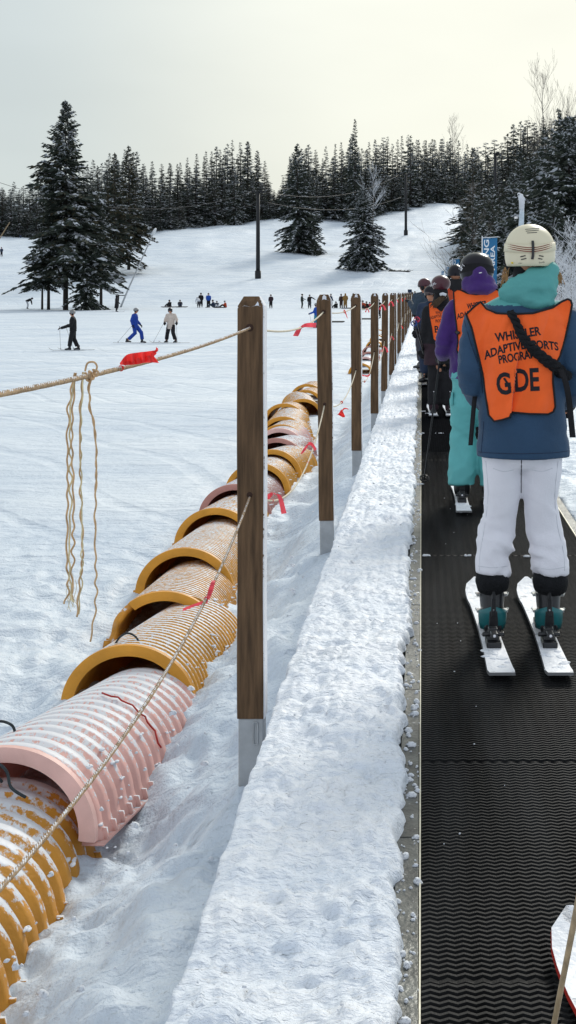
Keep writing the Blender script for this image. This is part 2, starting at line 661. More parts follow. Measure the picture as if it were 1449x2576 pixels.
def ground(X, Y, fine=False):
    X = np.asarray(X, dtype=float)
    Y = np.asarray(Y, dtype=float)
    base = np.interp(Y, _PY, _PZ)
    base = (base + np.interp(Y - 3, _PY, _PZ) + np.interp(Y + 3, _PY, _PZ)) / 3
    base = base + (np.maximum(base, -.85) - base) * sstep(-9, -3, X) * (Y < 120)
    right = np.interp(Y, [0, 60, 150], [-.03, -.05, -.55])
    right = np.where(Y < 150, right, base)
    k = sstep(-1.35, -.62, X) if True else 0
    # near the lift the snow lies against the side of the raised walkway
    top = np.where(X < -.45, right - np.interp(Y, [0, 5, 9.5, 20, 60], [.42, .40, .26, .22, .16]), right)
    top = top + (base - top) * sstep(96, 150, Y)
    near = base + (top - base) * k
    under = (X > -.5) & (X < 1.02)
    z = near
    z = np.where(under, near - .15 * sstep(116, 100, Y), z)
    # bank and wooded hill to the right
    z = z + np.where(X > 1.0, np.minimum((X - 1.0) * .06, .6) * sstep(160, 40, Y), 0)
    z = z + np.clip((X - 10) * .75, 0, 26) * sstep(90, 250, Y) * sstep(420, 330, Y)
    # gentle swells of the slope
    P = np.stack([X / 17, Y / 26, np.zeros_like(X)], 1)
    z = z + fbm(P, 3, 5) * .9 * sstep(184, 260, Y)
    P = np.stack([X / 5, Y / 9, np.zeros_like(X)], 1)
    z = z + fbm(P, 3, 8) * (.07 * sstep(8, 40, Y) + .25 * sstep(186, 240, Y)) * sstep(-1.2, -2.5, X)
    if fine:
        m = sstep(-.35, -.6, X) * sstep(-3.2, -1.2, X) * sstep(40, 12, Y)
        P = np.stack([X * 3.2 + Y * .8, Y * 1.5, np.zeros_like(X)], 1)
        z = z + fbm(P, 4, 11) * .12 * m
        P = np.stack([X * 9, Y * 9, np.zeros_like(X)], 1)
        z = z + fbm(P, 3, 12) * .045 * sstep(16, 8, Y) * sstep(-.3, -.5, X)
        P = np.stack([X * 1.1, Y * .5, np.zeros_like(X)], 1)
        z = z + fbm(P, 4, 14) * .035 * sstep(-1.8, -2.6, X) * sstep(110, 60, Y)
        P = np.stack([X * 6, Y * 6, np.zeros_like(X)], 1)
        z = z + np.abs(fbm(P, 3, 15)) * .06 * sstep(1.04, 1.2, X) * sstep(40, 15, Y)
    return z


def gz(x, y):
    return float(ground(np.array([x]), np.array([y]))[0])


def gp(px, Y):
    """ground point under photograph column px at depth Y"""
    x = (px - VX) / FOC * Y
    return (x, Y, gz(x, Y))


ys = [1.6]
while ys[-1] < 1000:
    ys.append(ys[-1] * 1.0062 + .002)
ys = np.array(ys)
s = np.linspace(-1, 1, 300)
cols = []
left_e, right_e = -.36 * ys - .9, .16 * ys + 1.2
s_in = np.linspace(0, 1, 270)
ext = np.array([.15, .45, 1.0, 2.0, 4.0])
X = []
for le, re in zip(left_e, right_e):
    wd = re - le
    X.append(np.concatenate([le - ext[::-1] * wd * .8, le + wd * s_in, re + ext * wd * .8]))
X = np.array(X)
Y = np.repeat(ys[:, None], X.shape[1], 1)
Z = ground(X.reshape(-1), Y.reshape(-1), True)
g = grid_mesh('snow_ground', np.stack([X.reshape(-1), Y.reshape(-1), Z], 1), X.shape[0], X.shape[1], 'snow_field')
struct(g)

# ------------------------------------------------------------------ raised snow walkway beside the belt
ws = [2.3]
while ws[-1] < 103:
    ws.append(ws[-1] + max(.012, .0028 * ws[-1]))
ws = np.array(ws)
u = np.concatenate([np.linspace(0, 1, 9)[:-1], np.linspace(1, 2, 54)[:-1], np.linspace(2, 3, 9)])
Yg = np.repeat(ws[:, None], len(u), 1)
U = np.repeat(u[None, :], len(ws), 0)
yl = Yg.reshape(-1); ul = U.reshape(-1)
z0 = np.zeros_like(yl)
xl = -.537 + fbm(np.stack([yl * 2, z0, z0], 1), 4, 21) * .012 + fbm(np.stack([yl * 14, z0, z0], 1), 2, 22) * .006
xr = -.060 + fbm(np.stack([yl * 3.5, z0, z0], 1), 4, 23) * .026 + fbm(np.stack([yl * 16, z0, z0], 1), 3, 24) * .022
xr = np.minimum(xr, -.012)
top = .035 + fbm(np.stack([yl * .8, z0, z0], 1), 3, 25) * .01
t1 = np.clip(ul, 0, 1); t2 = np.clip(ul - 1, 0, 1); t3 = np.clip(ul - 2, 0, 1)
x = xl + .018 * (1 - np.cos(t1 * PI / 2)) + (xr - .022 - xl - .018) * t2 + .022 * np.sin(t3 * PI / 2)
z = np.where(ul < 1, -.46 + (.46 + top - .012) * np.sin(t1 * PI / 2) ** .6, top)
z = np.where(ul >= 1, top - .012 * (1 - sstep(0, .12, t2)), z)
z = np.where(ul > 2, top - (top - .001) * (1 - np.cos(t3 * PI / 2)), z)
P = np.stack([x, yl, z0], 1)
lump = fbm(P * np.array([7, 5, 1]), 4, 26) * .034 + np.abs(fbm(P * np.array([20, 14, 1]), 3, 27)) * .030 + fbm(P * 70, 2, 28) * .004
mask = sstep(.85, 1.15, ul) * (1 - .55 * sstep(2.2, 3, ul))
z = z + lump * mask
x = x + fbm(np.stack([yl * 8, z * 8, z0], 1), 3, 29) * .012 * (ul < 1)
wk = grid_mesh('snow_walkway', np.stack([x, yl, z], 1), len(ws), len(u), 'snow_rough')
struct(wk)

# crumbs of snow spilled on the steel edge and the belt: nobody could count them
rng = random.Random(4)
mb = MB()
def crumb(x, y, z, r):
    vs = []; base = len(mb.v)
    n = 7
    off = rng.random() * 50
    for i, (rr, zz) in enumerate(((1, -.3), (.95, .25), (.55, .8))):
        for j in range(n):
            a = 2 * PI * j / n + i * .4
            k = r * rr * (1 + .35 * math.sin(j * 2.1 + off + i))
            vs.append((x + k * math.cos(a), y + k * math.sin(a), z + r * zz))
    fs = []
    for i in range(2):
        for j in range(n):
            fs.append((i * n + j, i * n + (j + 1) % n, (i + 1) * n + (j + 1) % n, (i + 1) * n + j))
    fs.append(tuple(2 * n + j for j in range(n)))
    mb.add(vs, fs)
for i in range(420):
    y = 2.5 + 14 * rng.random() ** 1.7
    crumb(-.06 + .055 * rng.random() ** 1.6, y, .004, .003 + .012 * rng.random() ** 3)
for i in range(160):
    y = 2.5 + 20 * rng.random() ** 1.5
    crumb(-.52 + .45 * rng.random(), y, .043, .003 + .010 * rng.random() ** 4)
for i in range(260):
    y = 2.6 + 10 * rng.random()
    crumb(-1.25 + .65 * rng.random(), y, gz(-.9, y) - .02 + .1 * rng.random(), .004 + .014 * rng.random() ** 3)
for (px, py, n) in ((1075, 1398, 9), (1180, 1398, 9), (1062, 1218, 10), (1330, 1400, 8), (1065, 1035, 16), (1078, 1040, 10), (1066, 1090, 7), (1104, 1090, 7), (1110, 1000, 6)):
    d = FOC * 1.49 / (py - VY)
    for k in range(n):
        c = W(px + rng.gauss(0, 5), py + rng.gauss(0, .6), d)
        crumb(c[0], c[1], .011, .003 + .006 * rng.random())
for i in range(30):
    y = 2.6 + 8 * rng.random()
    crumb(.02 + .9 * rng.random(), y, .009, .0015 + .002 * rng.random())
o = mb.build('snow_crumbs', 'snow_clean')
tag(o, 'loose crumbs of snow scattered over the walkway, steel edge and rubber belt', 'snow crumbs', kind='stuff')

# ================================================================== magic carpet
lift = thing('carpet_lift', 'long black ribbed rubber conveyor carpet carrying the queue of skiers uphill', 'conveyor', (.47, 2.4, 0))
org = (.47, 2.4, 0)
BW = .94
ncol = 50
xs = np.linspace(0, BW, ncol)
per = .0235
prof = [(0.0, 0.0), (.12, .0055), (.62, .0042), (.70, 0.0)]
vy, vz = [], []
yy = 2.4
while yy < 13:
    for (a, h) in prof:
        vy.append(yy + a * per); vz.append(h)
    yy += per
vy = np.array(vy); vz = np.array(vz)
Xb = np.repeat(xs[None, :], len(vy), 0)
Yb = np.repeat(vy[:, None], ncol, 1) + np.where(np.arange(ncol) % 2, .0105, 0)[None, :]
Zb = np.repeat(vz[:, None], ncol, 1)
seam = np.zeros_like(Yb)
for ysm in (3.02, 4.44, 7.9, 12.4):
    seam = seam + (np.abs(Yb - ysm) < .007)
Zb = Zb - .004 * np.clip(seam, 0, 1)
b1 = grid_mesh('belt', np.stack([Xb.reshape(-1), Yb.reshape(-1), Zb.reshape(-1)], 1) - np.array(org), len(vy), ncol, 'rubber', smooth=False)
# farther away only the lengthwise grooves can be told
ncol2 = 84
xs2 = np.linspace(0, BW, ncol2)
ys2 = np.concatenate([np.arange(yy + .005, 40, .12), np.arange(40, 102.1, .5)])
Xb = np.repeat(xs2[None, :], len(ys2), 0)
Yb = np.repeat(ys2[:, None], ncol2, 1)
Zb = np.repeat(np.where(np.arange(ncol2) % 2, .006, 0)[None, :], len(ys2), 0)
b2 = grid_mesh('belt', np.stack([Xb.reshape(-1), Yb.reshape(-1), Zb.reshape(-1)], 1) - np.array(org), len(ys2), ncol2, 'rubber_far', smooth=False)
# one belt: merge the two stretches
bm = bmesh.new(); bm.from_mesh(b1.data); bm.from_mesh(b2.data); bm.to_mesh(b1.data); bm.free()
bpy.data.objects.remove(b2)
b1.data.materials.append(M['rubber_far'])
face_mats(b1, lambda c: (c[:, 1] + org[1] > yy).astype(int))
b1.parent = lift

mb = MB()
y = 2.4
rng = random.Random(9)
while y < 101:
    ln = (1.42 if y < 12 else 3.0)
    mb.box((-.037, y + ln / 2, -.02 + .002 * rng.random()), (.060, ln - .006, .045))
    y += ln
mb.build('side_plates', 'steel_edge', lift, smooth=False, origin=org, bevel=.002)
mb = MB()
mb.box((-.0035, 52, -.008), (.004, 99.4, .032))
mb.box((BW + .005, 52, -.006), (.006, 99.4, .036))
mb.build('edge_lip', 'steel_lip', lift, smooth=False, origin=org)
mb = MB()
mb.box((BW + .038, 52, -.02), (.056, 99.4, .045))
mb.build('side_plates', 'steel_edge', lift, smooth=False, origin=org)
mb = MB()
mb.box((.47, 52, -.12), (.98, 99.4, .16))
mb.build('belt_bed', 'black_metal', lift, smooth=False, origin=org)
# ================================================================== fence posts
ordin = ['nearest', 'second', 'third', 'fourth', 'fifth', 'sixth', 'seventh', 'eighth', 'ninth', 'tenth', 'eleventh', 'twelfth', 'thirteenth', 'last']
PD = [(-.644, 5.3, 0, 0), (-.650, 9.55, .012, 1.2), (-.635, 13.75, .006, -.8), (-.602, 17.95, 0, .5), (-.585, 22.0, -.01, 0), (-.56, 26.3, -.01, .7),
      (-.59, 30.3, 0, 0), (-.565, 35.5, 0, 0), (-.565, 43, 0, 0), (-.568, 51, 0, 0), (-.57, 60, 0, 0), (-.55, 70, 0, 0), (-.52, 82, 0, 0), (-.44, 95, 0, 0)]
HOLES = (1.366, .735)


def make_post(first):
    zb = -.11 if first else -.06
    t = thing('fence_post', 'x', 'fence post')
    mb = MB()
    h = .0515
    n = 26
    lv = [zb + (1.435 - zb) * i / n for i in range(n + 1)]
    vs, fs = [], []
    prof = [(-h, -h + .004), (-h + .004, -h), (h - .004, -h), (h, -h + .004), (h, h - .004), (h - .004, h), (-h + .004, h), (-h, h - .004)]
    for z in lv + [1.449, 1.484]:
        k = 1 if z < 1.44 else (.97 if z < 1.46 else .58)
        for (a, b) in prof:
            j = .0012 * math.sin(z * 7 + a * 40)
            vs.append((a * k + j, b * k, z))
    m = len(lv) + 2
    for i in range(m - 1):
        for j in range(8):
            fs.append((i * 8 + j, i * 8 + (j + 1) % 8, (i + 1) * 8 + (j + 1) % 8, (i + 1) * 8 + j))
    fs.append(tuple(range(7, -1, -1)))
    fs.append(tuple((m - 1) * 8 + j for j in range(8)))
    mb.add(vs, fs)
    mb.build('timber', 'wood' if first else 'wood_far', t, smooth=False)
    # snow lying on the chamfered top
    sm = MB()
    k = 9
    vs, fs = [], []
    for i in range(k):
        for j in range(k):
            u_, v_ = -1 + 2 * i / (k - 1), -1 + 2 * j / (k - 1)
            e = max(abs(u_), abs(v_))
            zz = 1.484 if e < .58 else 1.484 - (e - .58) / .42 * .036
            nn = float(vnoise(np.array([[u_ * 2.2 + 3, v_ * 2.2, 1.7 if first else 4.2]]))[0])
            th = -.0015 + .009 * nn
            if first and u_ < .2 and abs(v_ + .35) < .45:
                th = -.004
            vs.append((u_ * h * .98, v_ * h * .98, zz + th - .001))
    for i in range(k - 1):
        for j in range(k - 1):
            fs.append((i * k + j, (i + 1) * k + j, (i + 1) * k + j + 1, i * k + j + 1))
    sm.add(vs, fs)
    sm.build('snow_cap', 'snow_clean', t)
    sl_ = MB()
    sl_.box((.0, 0, (zb - .75) / 2), (.094, .094, .75 + zb if zb > 0 else .75 - abs(zb)))
    if first:
        zc = zb - .055
        loop = []
        for a in range(13):
            an = PI * a / 12
            loop.append((.018 + .008 * math.cos(an), -.050, zc + .035 + .008 * math.sin(an)))
        for a in range(13):
            an = PI + PI * a / 12
            loop.append((.018 + .008 * math.cos(an), -.050, zc - .035 + .008 * math.sin(an)))
        loop.append(loop[0])
    sl_.build('steel_sleeve', 'galvanised', t, smooth=False, bevel=.004)
    if first:
        hb = MB(); hb.tube(loop, .003, 6)
        hb.build('sleeve_loop', 'galvanised', t)
    for zh, rr in zip(HOLES, (.0145, .011)):
        hm = MB()
        hm.tube([(-.004, -h - .0015, zh), (-.004, -h + .01, zh)], rr, 16)
        hm.build('rope_hole', 'brown_cloth', t)
    return t


def dup(root, loc, rotz=0, label=None, group=None, scale=None):
    r = root.copy(); C.objects.link(r)
    r.location = loc; r.rotation_euler = (0, 0, rotz)
    if scale is not None:
        r.scale = scale if isinstance(scale, (tuple, list)) else (scale,) * 3
    if label:
        r['label'] = label
    if group:
        r['group'] = group
    for ch in list(root.children):
        c = ch.copy(); C.objects.link(c); c.parent = r
        for g_ in ch.children:
            d = g_.copy(); C.objects.link(d); d.parent = c
    return r


p0 = make_post(True)
p0.location = (PD[0][0], PD[0][1], 0)
p0['label'] = 'nearest and largest brown wooden fence post with snow on its chamfered top'
p0['group'] = 'posts of the rope fence'
proto = None
for i, (x, y, lean, rz) in enumerate(PD[1:], 1):
    lab = ('%s brown wooden fence post counting from the camera, beside the snowy walkway' % ordin[i]) if i < 13 else \
        'farthest brown wooden fence post at the top end of the rope fence'
    if proto is None:
        proto = make_post(False)
        p = proto
        p.location = (x, y, 0)
        p['label'] = lab
        p['group'] = 'posts of the rope fence'
    else:
        p = dup(proto, (x, y, 0), 0, lab, 'posts of the rope fence')
    if y > 75:
        p.location.z = .1 * (y - 75) / 20
    p.rotation_euler = (0, -lean, R(rz * 2))

# ================================================================== ropes
def rope_path(zh, sag, first_sag):
    pts = []
    prev = (-.644, 1.1, zh)
    for i, (x, y, lean, rz) in enumerate(PD):
        cur = (x - .004 + lean * -zh, y, zh + (0 if y < 75 else .1 * (y - 75) / 20))
        n = 60 if i < 2 else 18
        s_ = first_sag if i == 0 else sag * (1 + .3 * math.sin(i * 2.3))
        for k in range(n):
            t = k / n
            pts.append((prev[0] + (cur[0] - prev[0]) * t, prev[1] + (cur[1] - prev[1]) * t,
                        prev[2] + (cur[2] - prev[2]) * t - 4 * s_ * t * (1 - t)))
        prev = cur
    pts.append(prev)
    return pts


def rope_at(path, px):
    best = min(path, key=lambda p: abs(VX + p[0] / p[1] * FOC - px))
    return Vector(best)


def make_rope(name, path, label, r=.0046):
    mb = MB()
    near = [Vector(p) for p in path if p[1] < 5.5]
    # laid rope: three strands
    dense = []
    for a, b in zip(near[:-1], near[1:]):
        m = max(2, int((b - a).length / .0042))
        for k in range(m):
            dense.append(a.lerp(b, k / m))
    dense.append(near[-1])
    for st in range(3):
        sp = []
        for i, p in enumerate(dense):
            an = 2 * PI * (i * .0042 / .034 + st / 3)
            sp.append((p.x + r * .52 * math.cos(an), p.y, p.z + r * .52 * math.sin(an)))
        mb.tube(sp, r * .56, 5, 0)
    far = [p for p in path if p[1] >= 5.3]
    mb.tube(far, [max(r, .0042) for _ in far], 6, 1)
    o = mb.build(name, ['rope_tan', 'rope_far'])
    tag(o, label, 'rope', 'ropes of the fence')
    return o


up_path = rope_path(HOLES[0], .05, .03)
lo_path = rope_path(HOLES[1], .20, .20)
make_rope('fence_rope', up_path, 'upper tan twisted rope threaded through the tops of the wooden posts', .0050)
make_rope('fence_rope', lo_path, 'lower tan rope sagging between the posts at half their height', .0046)


# ------------------------------------------------------------------ flagging tape
def strip(mb, A, B, Y, dy, mi=0, seed=1):
    n = len(A)
    vs, fs = [], []
    for i in range(n):
        yy_ = Y + dy * math.sin(i * 1.3 + seed)
        vs.append(W(A[i][0], A[i][1], yy_)); vs.append(W(B[i][0], B[i][1], yy_ + dy * .6))
    for i in range(n - 1):
        fs.append((2 * i, 2 * i + 1, 2 * i + 3, 2 * i + 2))
    mb.add(vs, fs, mi)


def res(A, n=10):
    return [(p.x, p.y) for p in [Vector((a[0], a[1], 0)) for a in A]] if n is None else \
        [(p.x, p.y) for p in catmull([(a[0], a[1], 0) for a in A], n)]


def ribbon(strips, px, path, material, label):
    k = rope_at(path, px)
    mb = MB()
    for i, (A, B) in enumerate(strips):
        strip(mb, res(A, 5), res(B, 5), k.y, .012, 0, i + 1)
    mb.ell((k.x, k.y, k.z), .0068 if k.y < 9 else .012, 8, 6)
    o = mb.build('marker_ribbon', material)
    tag(o, label, 'ribbon', 'marker ribbons tied to the ropes')


ribbon([([(301, 914), (318, 893), (345, 887), (370, 884), (392, 881)], [(303, 918), (322, 918), (348, 916), (372, 908), (394, 890)]),
        ([(312, 912), (335, 904), (365, 896), (385, 893)], [(312, 919), (338, 917), (370, 912), (400, 913)]),
        ([(384, 884), (391, 880), (393, 873)], [(390, 889), (398, 882), (397, 876)])], 303, up_path, 'ribbon_red',
       'large bright red ribbon on the upper rope just left of the nearest post')
ribbon([([(757, 820), (770, 813), (796, 812)], [(758, 824), (772, 823), (795, 824)]),
        ([(753, 822), (744, 832), (737, 845)], [(759, 824), (755, 836), (750, 846)])], 757, up_path, 'ribbon_pink',
       'pinkish red ribbon on the upper rope between nearest and second post')
ribbon([([(519, 1508), (524, 1484), (533, 1460)], [(527, 1508), (536, 1486), (542, 1460)]),
        ([(524, 1508), (497, 1516), (461, 1530)], [(522, 1518), (492, 1525), (459, 1538)])], 522, lo_path, 'ribbon_pink',
       'small pink ribbon on the lower rope in front of the yellow half pipes')
ribbon([([(685, 1238), (672, 1244), (660, 1258)], [(687, 1244), (678, 1255), (668, 1265)]),
        ([(687, 1239), (698, 1248), (708, 1293)], [(690, 1244), (708, 1248), (721, 1291)])], 687, lo_path, 'ribbon_pink',
       'pink ribbon with two hanging tails on the lower rope right of the nearest post')
ribbon([([(776, 1112), (786, 1114), (797, 1130)], [(775, 1119), (784, 1122), (790, 1134)]),
        ([(774, 1116), (764, 1128), (756, 1142)], [(777, 1118), (769, 1132), (760, 1142)])], 775, lo_path, 'ribbon_pink',
       'pink ribbon on the lower rope close to the second post')
ribbon([([(858, 1030), (852, 1040), (848, 1042)], [(862, 1034), (868, 1048), (862, 1050)]),
        ([(858, 1034), (866, 1026), (876, 1028)], [(860, 1036), (868, 1029), (877, 1031)])], 860, lo_path, 'ribbon_red',
       'dark red ribbon low on the rope between second and third post')
ribbon([([(864, 779), (868, 788), (873, 800)], [(867, 779), (871, 788), (875, 802)])], 866, up_path, 'ribbon_red',
       'thin red ribbon dangling from the upper rope left of the third post')
ribbon([([(917, 943), (924, 944), (930, 940)], [(918, 947), (925, 948), (931, 944)]),
        ([(917, 944), (911, 942), (906, 944)], [(917, 947), (911, 946), (905, 947)])], 917, lo_path, 'ribbon_pink',
       'pale pink ribbon on the lower rope between third and fourth post')
for (px, py, path, w_, lab) in ((922, 784, up_path, 5, 'short pink ribbon on the upper rope right of the third post'),
                                (959, 778, up_path, 8, 'pair of pink ribbon tails on the upper rope left of the fifth post'),
                                (965, 885, lo_path, 8, 'pink ribbon bow on the lower rope by the foot of the fifth post'),
                                (981, 770, up_path, 7, 'pink ribbon on the upper rope at the sixth post'),
                                (984, 872, lo_path, 5, 'small pink ribbon on the lower rope past the fifth post'),
                                (996, 770, up_path, 4, 'pink ribbon on the upper rope near the seventh post'),
                                (1008, 772, up_path, 4, 'tiny pink ribbon on the upper rope past the eighth post'),
                                (1008, 800, lo_path, 4, 'tiny red ribbon on the lower rope past the eighth post'),
                                (1017, 768, up_path, 3, 'tiny red ribbon on the upper rope far up the fence')):
    kp = rope_at(path, px)
    ky = VY + (CAMH - kp.z) / kp.y * FOC
    ribbon([([(px, ky), (px + w_ * .6, ky + w_ * .5), (px + w_, ky + w_ * 1.8)], [(px + w_ * .5, ky - 1), (px + w_ * 1.1, ky + w_ * .4), (px + w_ * 1.6, ky + w_ * 1.6)]),
            ([(px, ky), (px - w_ * .4, ky + w_ * .7), (px - w_ * .8, ky + w_ * 1.3)], [(px, ky + 1.5), (px, ky + w_), (px - w_ * .3, ky + w_ * 1.8)])],
           px, path, 'ribbon_pink' if px != 1008 else 'ribbon_red', lab)

# ------------------------------------------------------------------ frayed twine hanging from the upper rope
kn = rope_at(up_path, 230)
tw = thing('frayed_twine', 'unravelled tan twine strands hanging from the knot on the upper rope', 'twine', kn)
YK = kn.y
rng = random.Random(3)
def hang(px, r, material, wave=4.5, ph=0.0, frizz=0):
    pts = catmull([W(a, b, YK - .004 + .004 * math.sin(a)) for a, b in px], 40)
    out = []
    for i, p in enumerate(pts):
        z = (kn.z - p.z)
        a = min(1, z / .05)
        out.append((p.x + .00078 * wave * (.55 + .3 * math.sin(z * 19 + ph * 3)) * a * math.sin(z * 150 + ph + 1.5 * math.sin(z * 31 + ph)), p.y + .003 * a * math.cos(z * 150 + ph), p.z))
    mb = MB(); mb.tube(out, r, 6)
    mb.build('strand', material, tw, origin=kn)
hang([(188, 938), (176, 1000), (170, 1080), (170, 1250), (168, 1400), (172, 1470), (165, 1518)], .0019, 'twine', 4, 0)
hang([(190, 938), (180, 1000), (176, 1080), (178, 1250), (174, 1400), (180, 1490), (187, 1515)], .0017, 'twine_pale', 4, 1.4)
hang([(191, 938), (184, 1010), (181, 1120), (185, 1250), (183, 1420), (180, 1470), (184, 1510)], .0019, 'twine', 4.5, 2.6)
hang([(209, 936), (204, 1000), (201, 1080), (203, 1250), (208, 1390), (199, 1480), (193, 1552)], .0018, 'twine', 3.5, .7)
hang([(211, 936), (206, 1005), (203, 1120), (206, 1290), (206, 1420), (202, 1500), (197, 1545)], .0014, 'twine_pale', 3.2, 2.2)
hang([(234, 938), (223, 975), (228, 1030), (240, 1100), (242, 1200), (239, 1320), (241, 1440), (241, 1520), (227, 1614)], .0018, 'twine', 3.2, .2)
hang([(236, 938), (224, 985), (230, 1040), (242, 1110), (241, 1220), (239, 1330)], .0013, 'twine', 3.4, 2.9)
for k in range(7):
    x0 = 174 + rng.random() * 14
    hang([(x0, 1440 + rng.random() * 40), (x0 + rng.gauss(0, 5), 1490), (x0 + rng.gauss(2, 9), 1500 + rng.random() * 45)], .0005, 'twine_pale', 2, k)
mb = MB()
for k in range(5):
    pts = []
    for i in range(24):
        a = 2 * PI * i / 12 + k
        pts.append((kn.x + (-8 + i * .75) * .00078 + (k - 2) * .002, kn.y + .008 * math.cos(a), kn.z + .008 * math.sin(a) + .0008 * (i - 12) * .4))
    mb.tube(pts, .0021, 5)
mb.tube(catmull([W(a, b, YK - .008) for a, b in ((214, 934), (220, 914), (236, 911), (244, 922), (240, 936))], 8), .0019, 6)
mb.tube(catmull([W(a, b, YK - .010) for a, b in ((232, 930), (246, 934), (245, 945), (238, 946), (232, 938))], 8), .0019, 6)
mb.build('knot', 'twine', tw, origin=kn)


# ================================================================== ribbed half pipes
def half_pipe(label, Yf, Xc, z0, L_, yaw, tilt, mshell, mrim, r=.356, pitch=.070, na=36, ny=6, rim=(-4, 184), jag=0, rimt=.034, seed=0):
    if 'corner' in label:
        pitch = .118
    t = thing('half_pipe', label, 'half pipe', (Xc, Yf, z0), 0, 'ribbed plastic half pipes lying in a row')
    t.rotation_euler = (R(-tilt), 0, R(-yaw))
    nr = max(3, int(L_ / pitch))
    mb = MB()
    rng = random.Random(seed)
    ang = [R(-5) + R(190) * i / na for i in range(na + 1)]
    rows = []
    for k in range(nr):
        for q in range(ny):
            f = q / ny
            # ridge with a leaning back, narrow valley
            h = 0 if f < .12 else (sstep(.12, .34, f) if f < .55 else 1 - sstep(.72, 1.0, f))
            sh_ = min(1, (k + f) / nr)
            rows.append(((k + f) * pitch, r * (1 - .075 * sh_) - .021 * (1 - float(h))))
    rows.append((nr * pitch, r * .925 - .021))
    vs, fs = [], []
    for ri, (y, rr) in enumerate(rows):
        for a in ang:
            foot = max(0, -math.sin(a)) if math.sin(a) < 0 else 0
            yo = 0
            if jag and y < .25:
                s_ = math.cos(a)
                yo = jag * (.5 + .5 * math.sin(a * 9)) * (1 - y / .25) * (1 if abs(s_) > .45 else 0)
            vs.append((rr * math.cos(a) + (.02 if math.cos(a) > 0 else -.02) * sstep(.1, -.06, math.sin(a)), y + yo, rr * math.sin(a) * .9))
    n = na + 1
    for i in range(len(rows) - 1):
        for j in range(na):
            fs.append((i * n + j, i * n + j + 1, (i + 1) * n + j + 1, (i + 1) * n + j))
    o = len(vs)
    ri_ = r - .05
    yin = [0, L_ * .25, L_ * .5, nr * pitch]
    for y in yin:
        for a in ang:
            yo = 0
            if jag and y < .01:
                yo = jag * (.5 + .5 * math.sin(a * 9)) * (1 if abs(math.cos(a)) > .45 else 0)
            kk = 1 - .075 * y / L_
            vs.append((ri_ * kk * math.cos(a), y + yo, ri_ * kk * math.sin(a) * .9))
    for i in range(len(yin) - 1):
        for j in range(na):
            fs.append((o + i * n + j, o + (i + 1) * n + j, o + (i + 1) * n + j + 1, o + i * n + j + 1))
    for j in range(na):                       # front and rear edges
        fs.append((j, o + j, o + j + 1, j + 1))
        a_, b_ = (len(rows) - 1) * n, o + (len(yin) - 1) * n
        fs.append((a_ + j, a_ + j + 1, b_ + j + 1, b_ + j))
    for (jj, flip) in ((0, 0), (na, 1)):      # feet
        for i in range(len(rows) - 1):
            pass
    mb.add(vs, fs)
    # flat foot strips with the rib ends standing on them
    for sgn in (-1, 1):
        mb.box((sgn * (r - .012), nr * pitch / 2, -.035), (.085, nr * pitch, .012))
        for k in range(nr):
            mb.box((sgn * (r + .006 - .02 * k / nr), (k + .5) * pitch, -.008), (.050, .026, .042), taper=.7)
    # lumps of snow caught along the foot
    if ny >= 5:
        for k in range(int(nr * .9)):
            y = rng.random() * nr * pitch
            a = rng.choice((rng.uniform(-2, 30), rng.uniform(-2, 45)))
            rr = (r - .006) * (1 - .075 * y / L_)
            q = .006 + .009 * rng.random() ** 2
            for w_ in range(4):
                mb.ell((rr * math.cos(R(a)) + .012 + rng.gauss(0, q * .7), y + rng.gauss(0, q), rr * math.sin(R(a)) - .008), (q * rng.uniform(.5, 1), q * rng.uniform(.8, 1.9), q * rng.uniform(.25, .55)), 7, 5, 1)
    mb.build('shell', [mshell, 'snow_clean'], t)
    mr = MB()
    a0, a1 = R(rim[0]), R(rim[1])
    vs, fs = [], []
    nn = 40
    sec = [(r + .002, -.022), (r + .004, .012), (r - .028, .016), (r - .028 - rimt, .012), (r - .028 - rimt, -.020), (r - .03, -.026)]
    for i in range(nn + 1):
        a = a0 + (a1 - a0) * i / nn
        for (rr, y) in sec:
            vs.append((rr * math.cos(a), y, rr * math.sin(a) * .9))
    k = len(sec)
    for i in range(nn):
        for j in range(k):
            fs.append((i * k + j, i * k + (j + 1) % k, (i + 1) * k + (j + 1) % k, (i + 1) * k + j))
    fs.append(tuple(range(k - 1, -1, -1))); fs.append(tuple(nn * k + j for j in range(k)))
    mr.add(vs, fs)
    ro = mr.build('rim', mrim, t, smooth=True)
    md = ro.modifiers.new('es', 'EDGE_SPLIT'); md.split_angle = R(40)
    return t


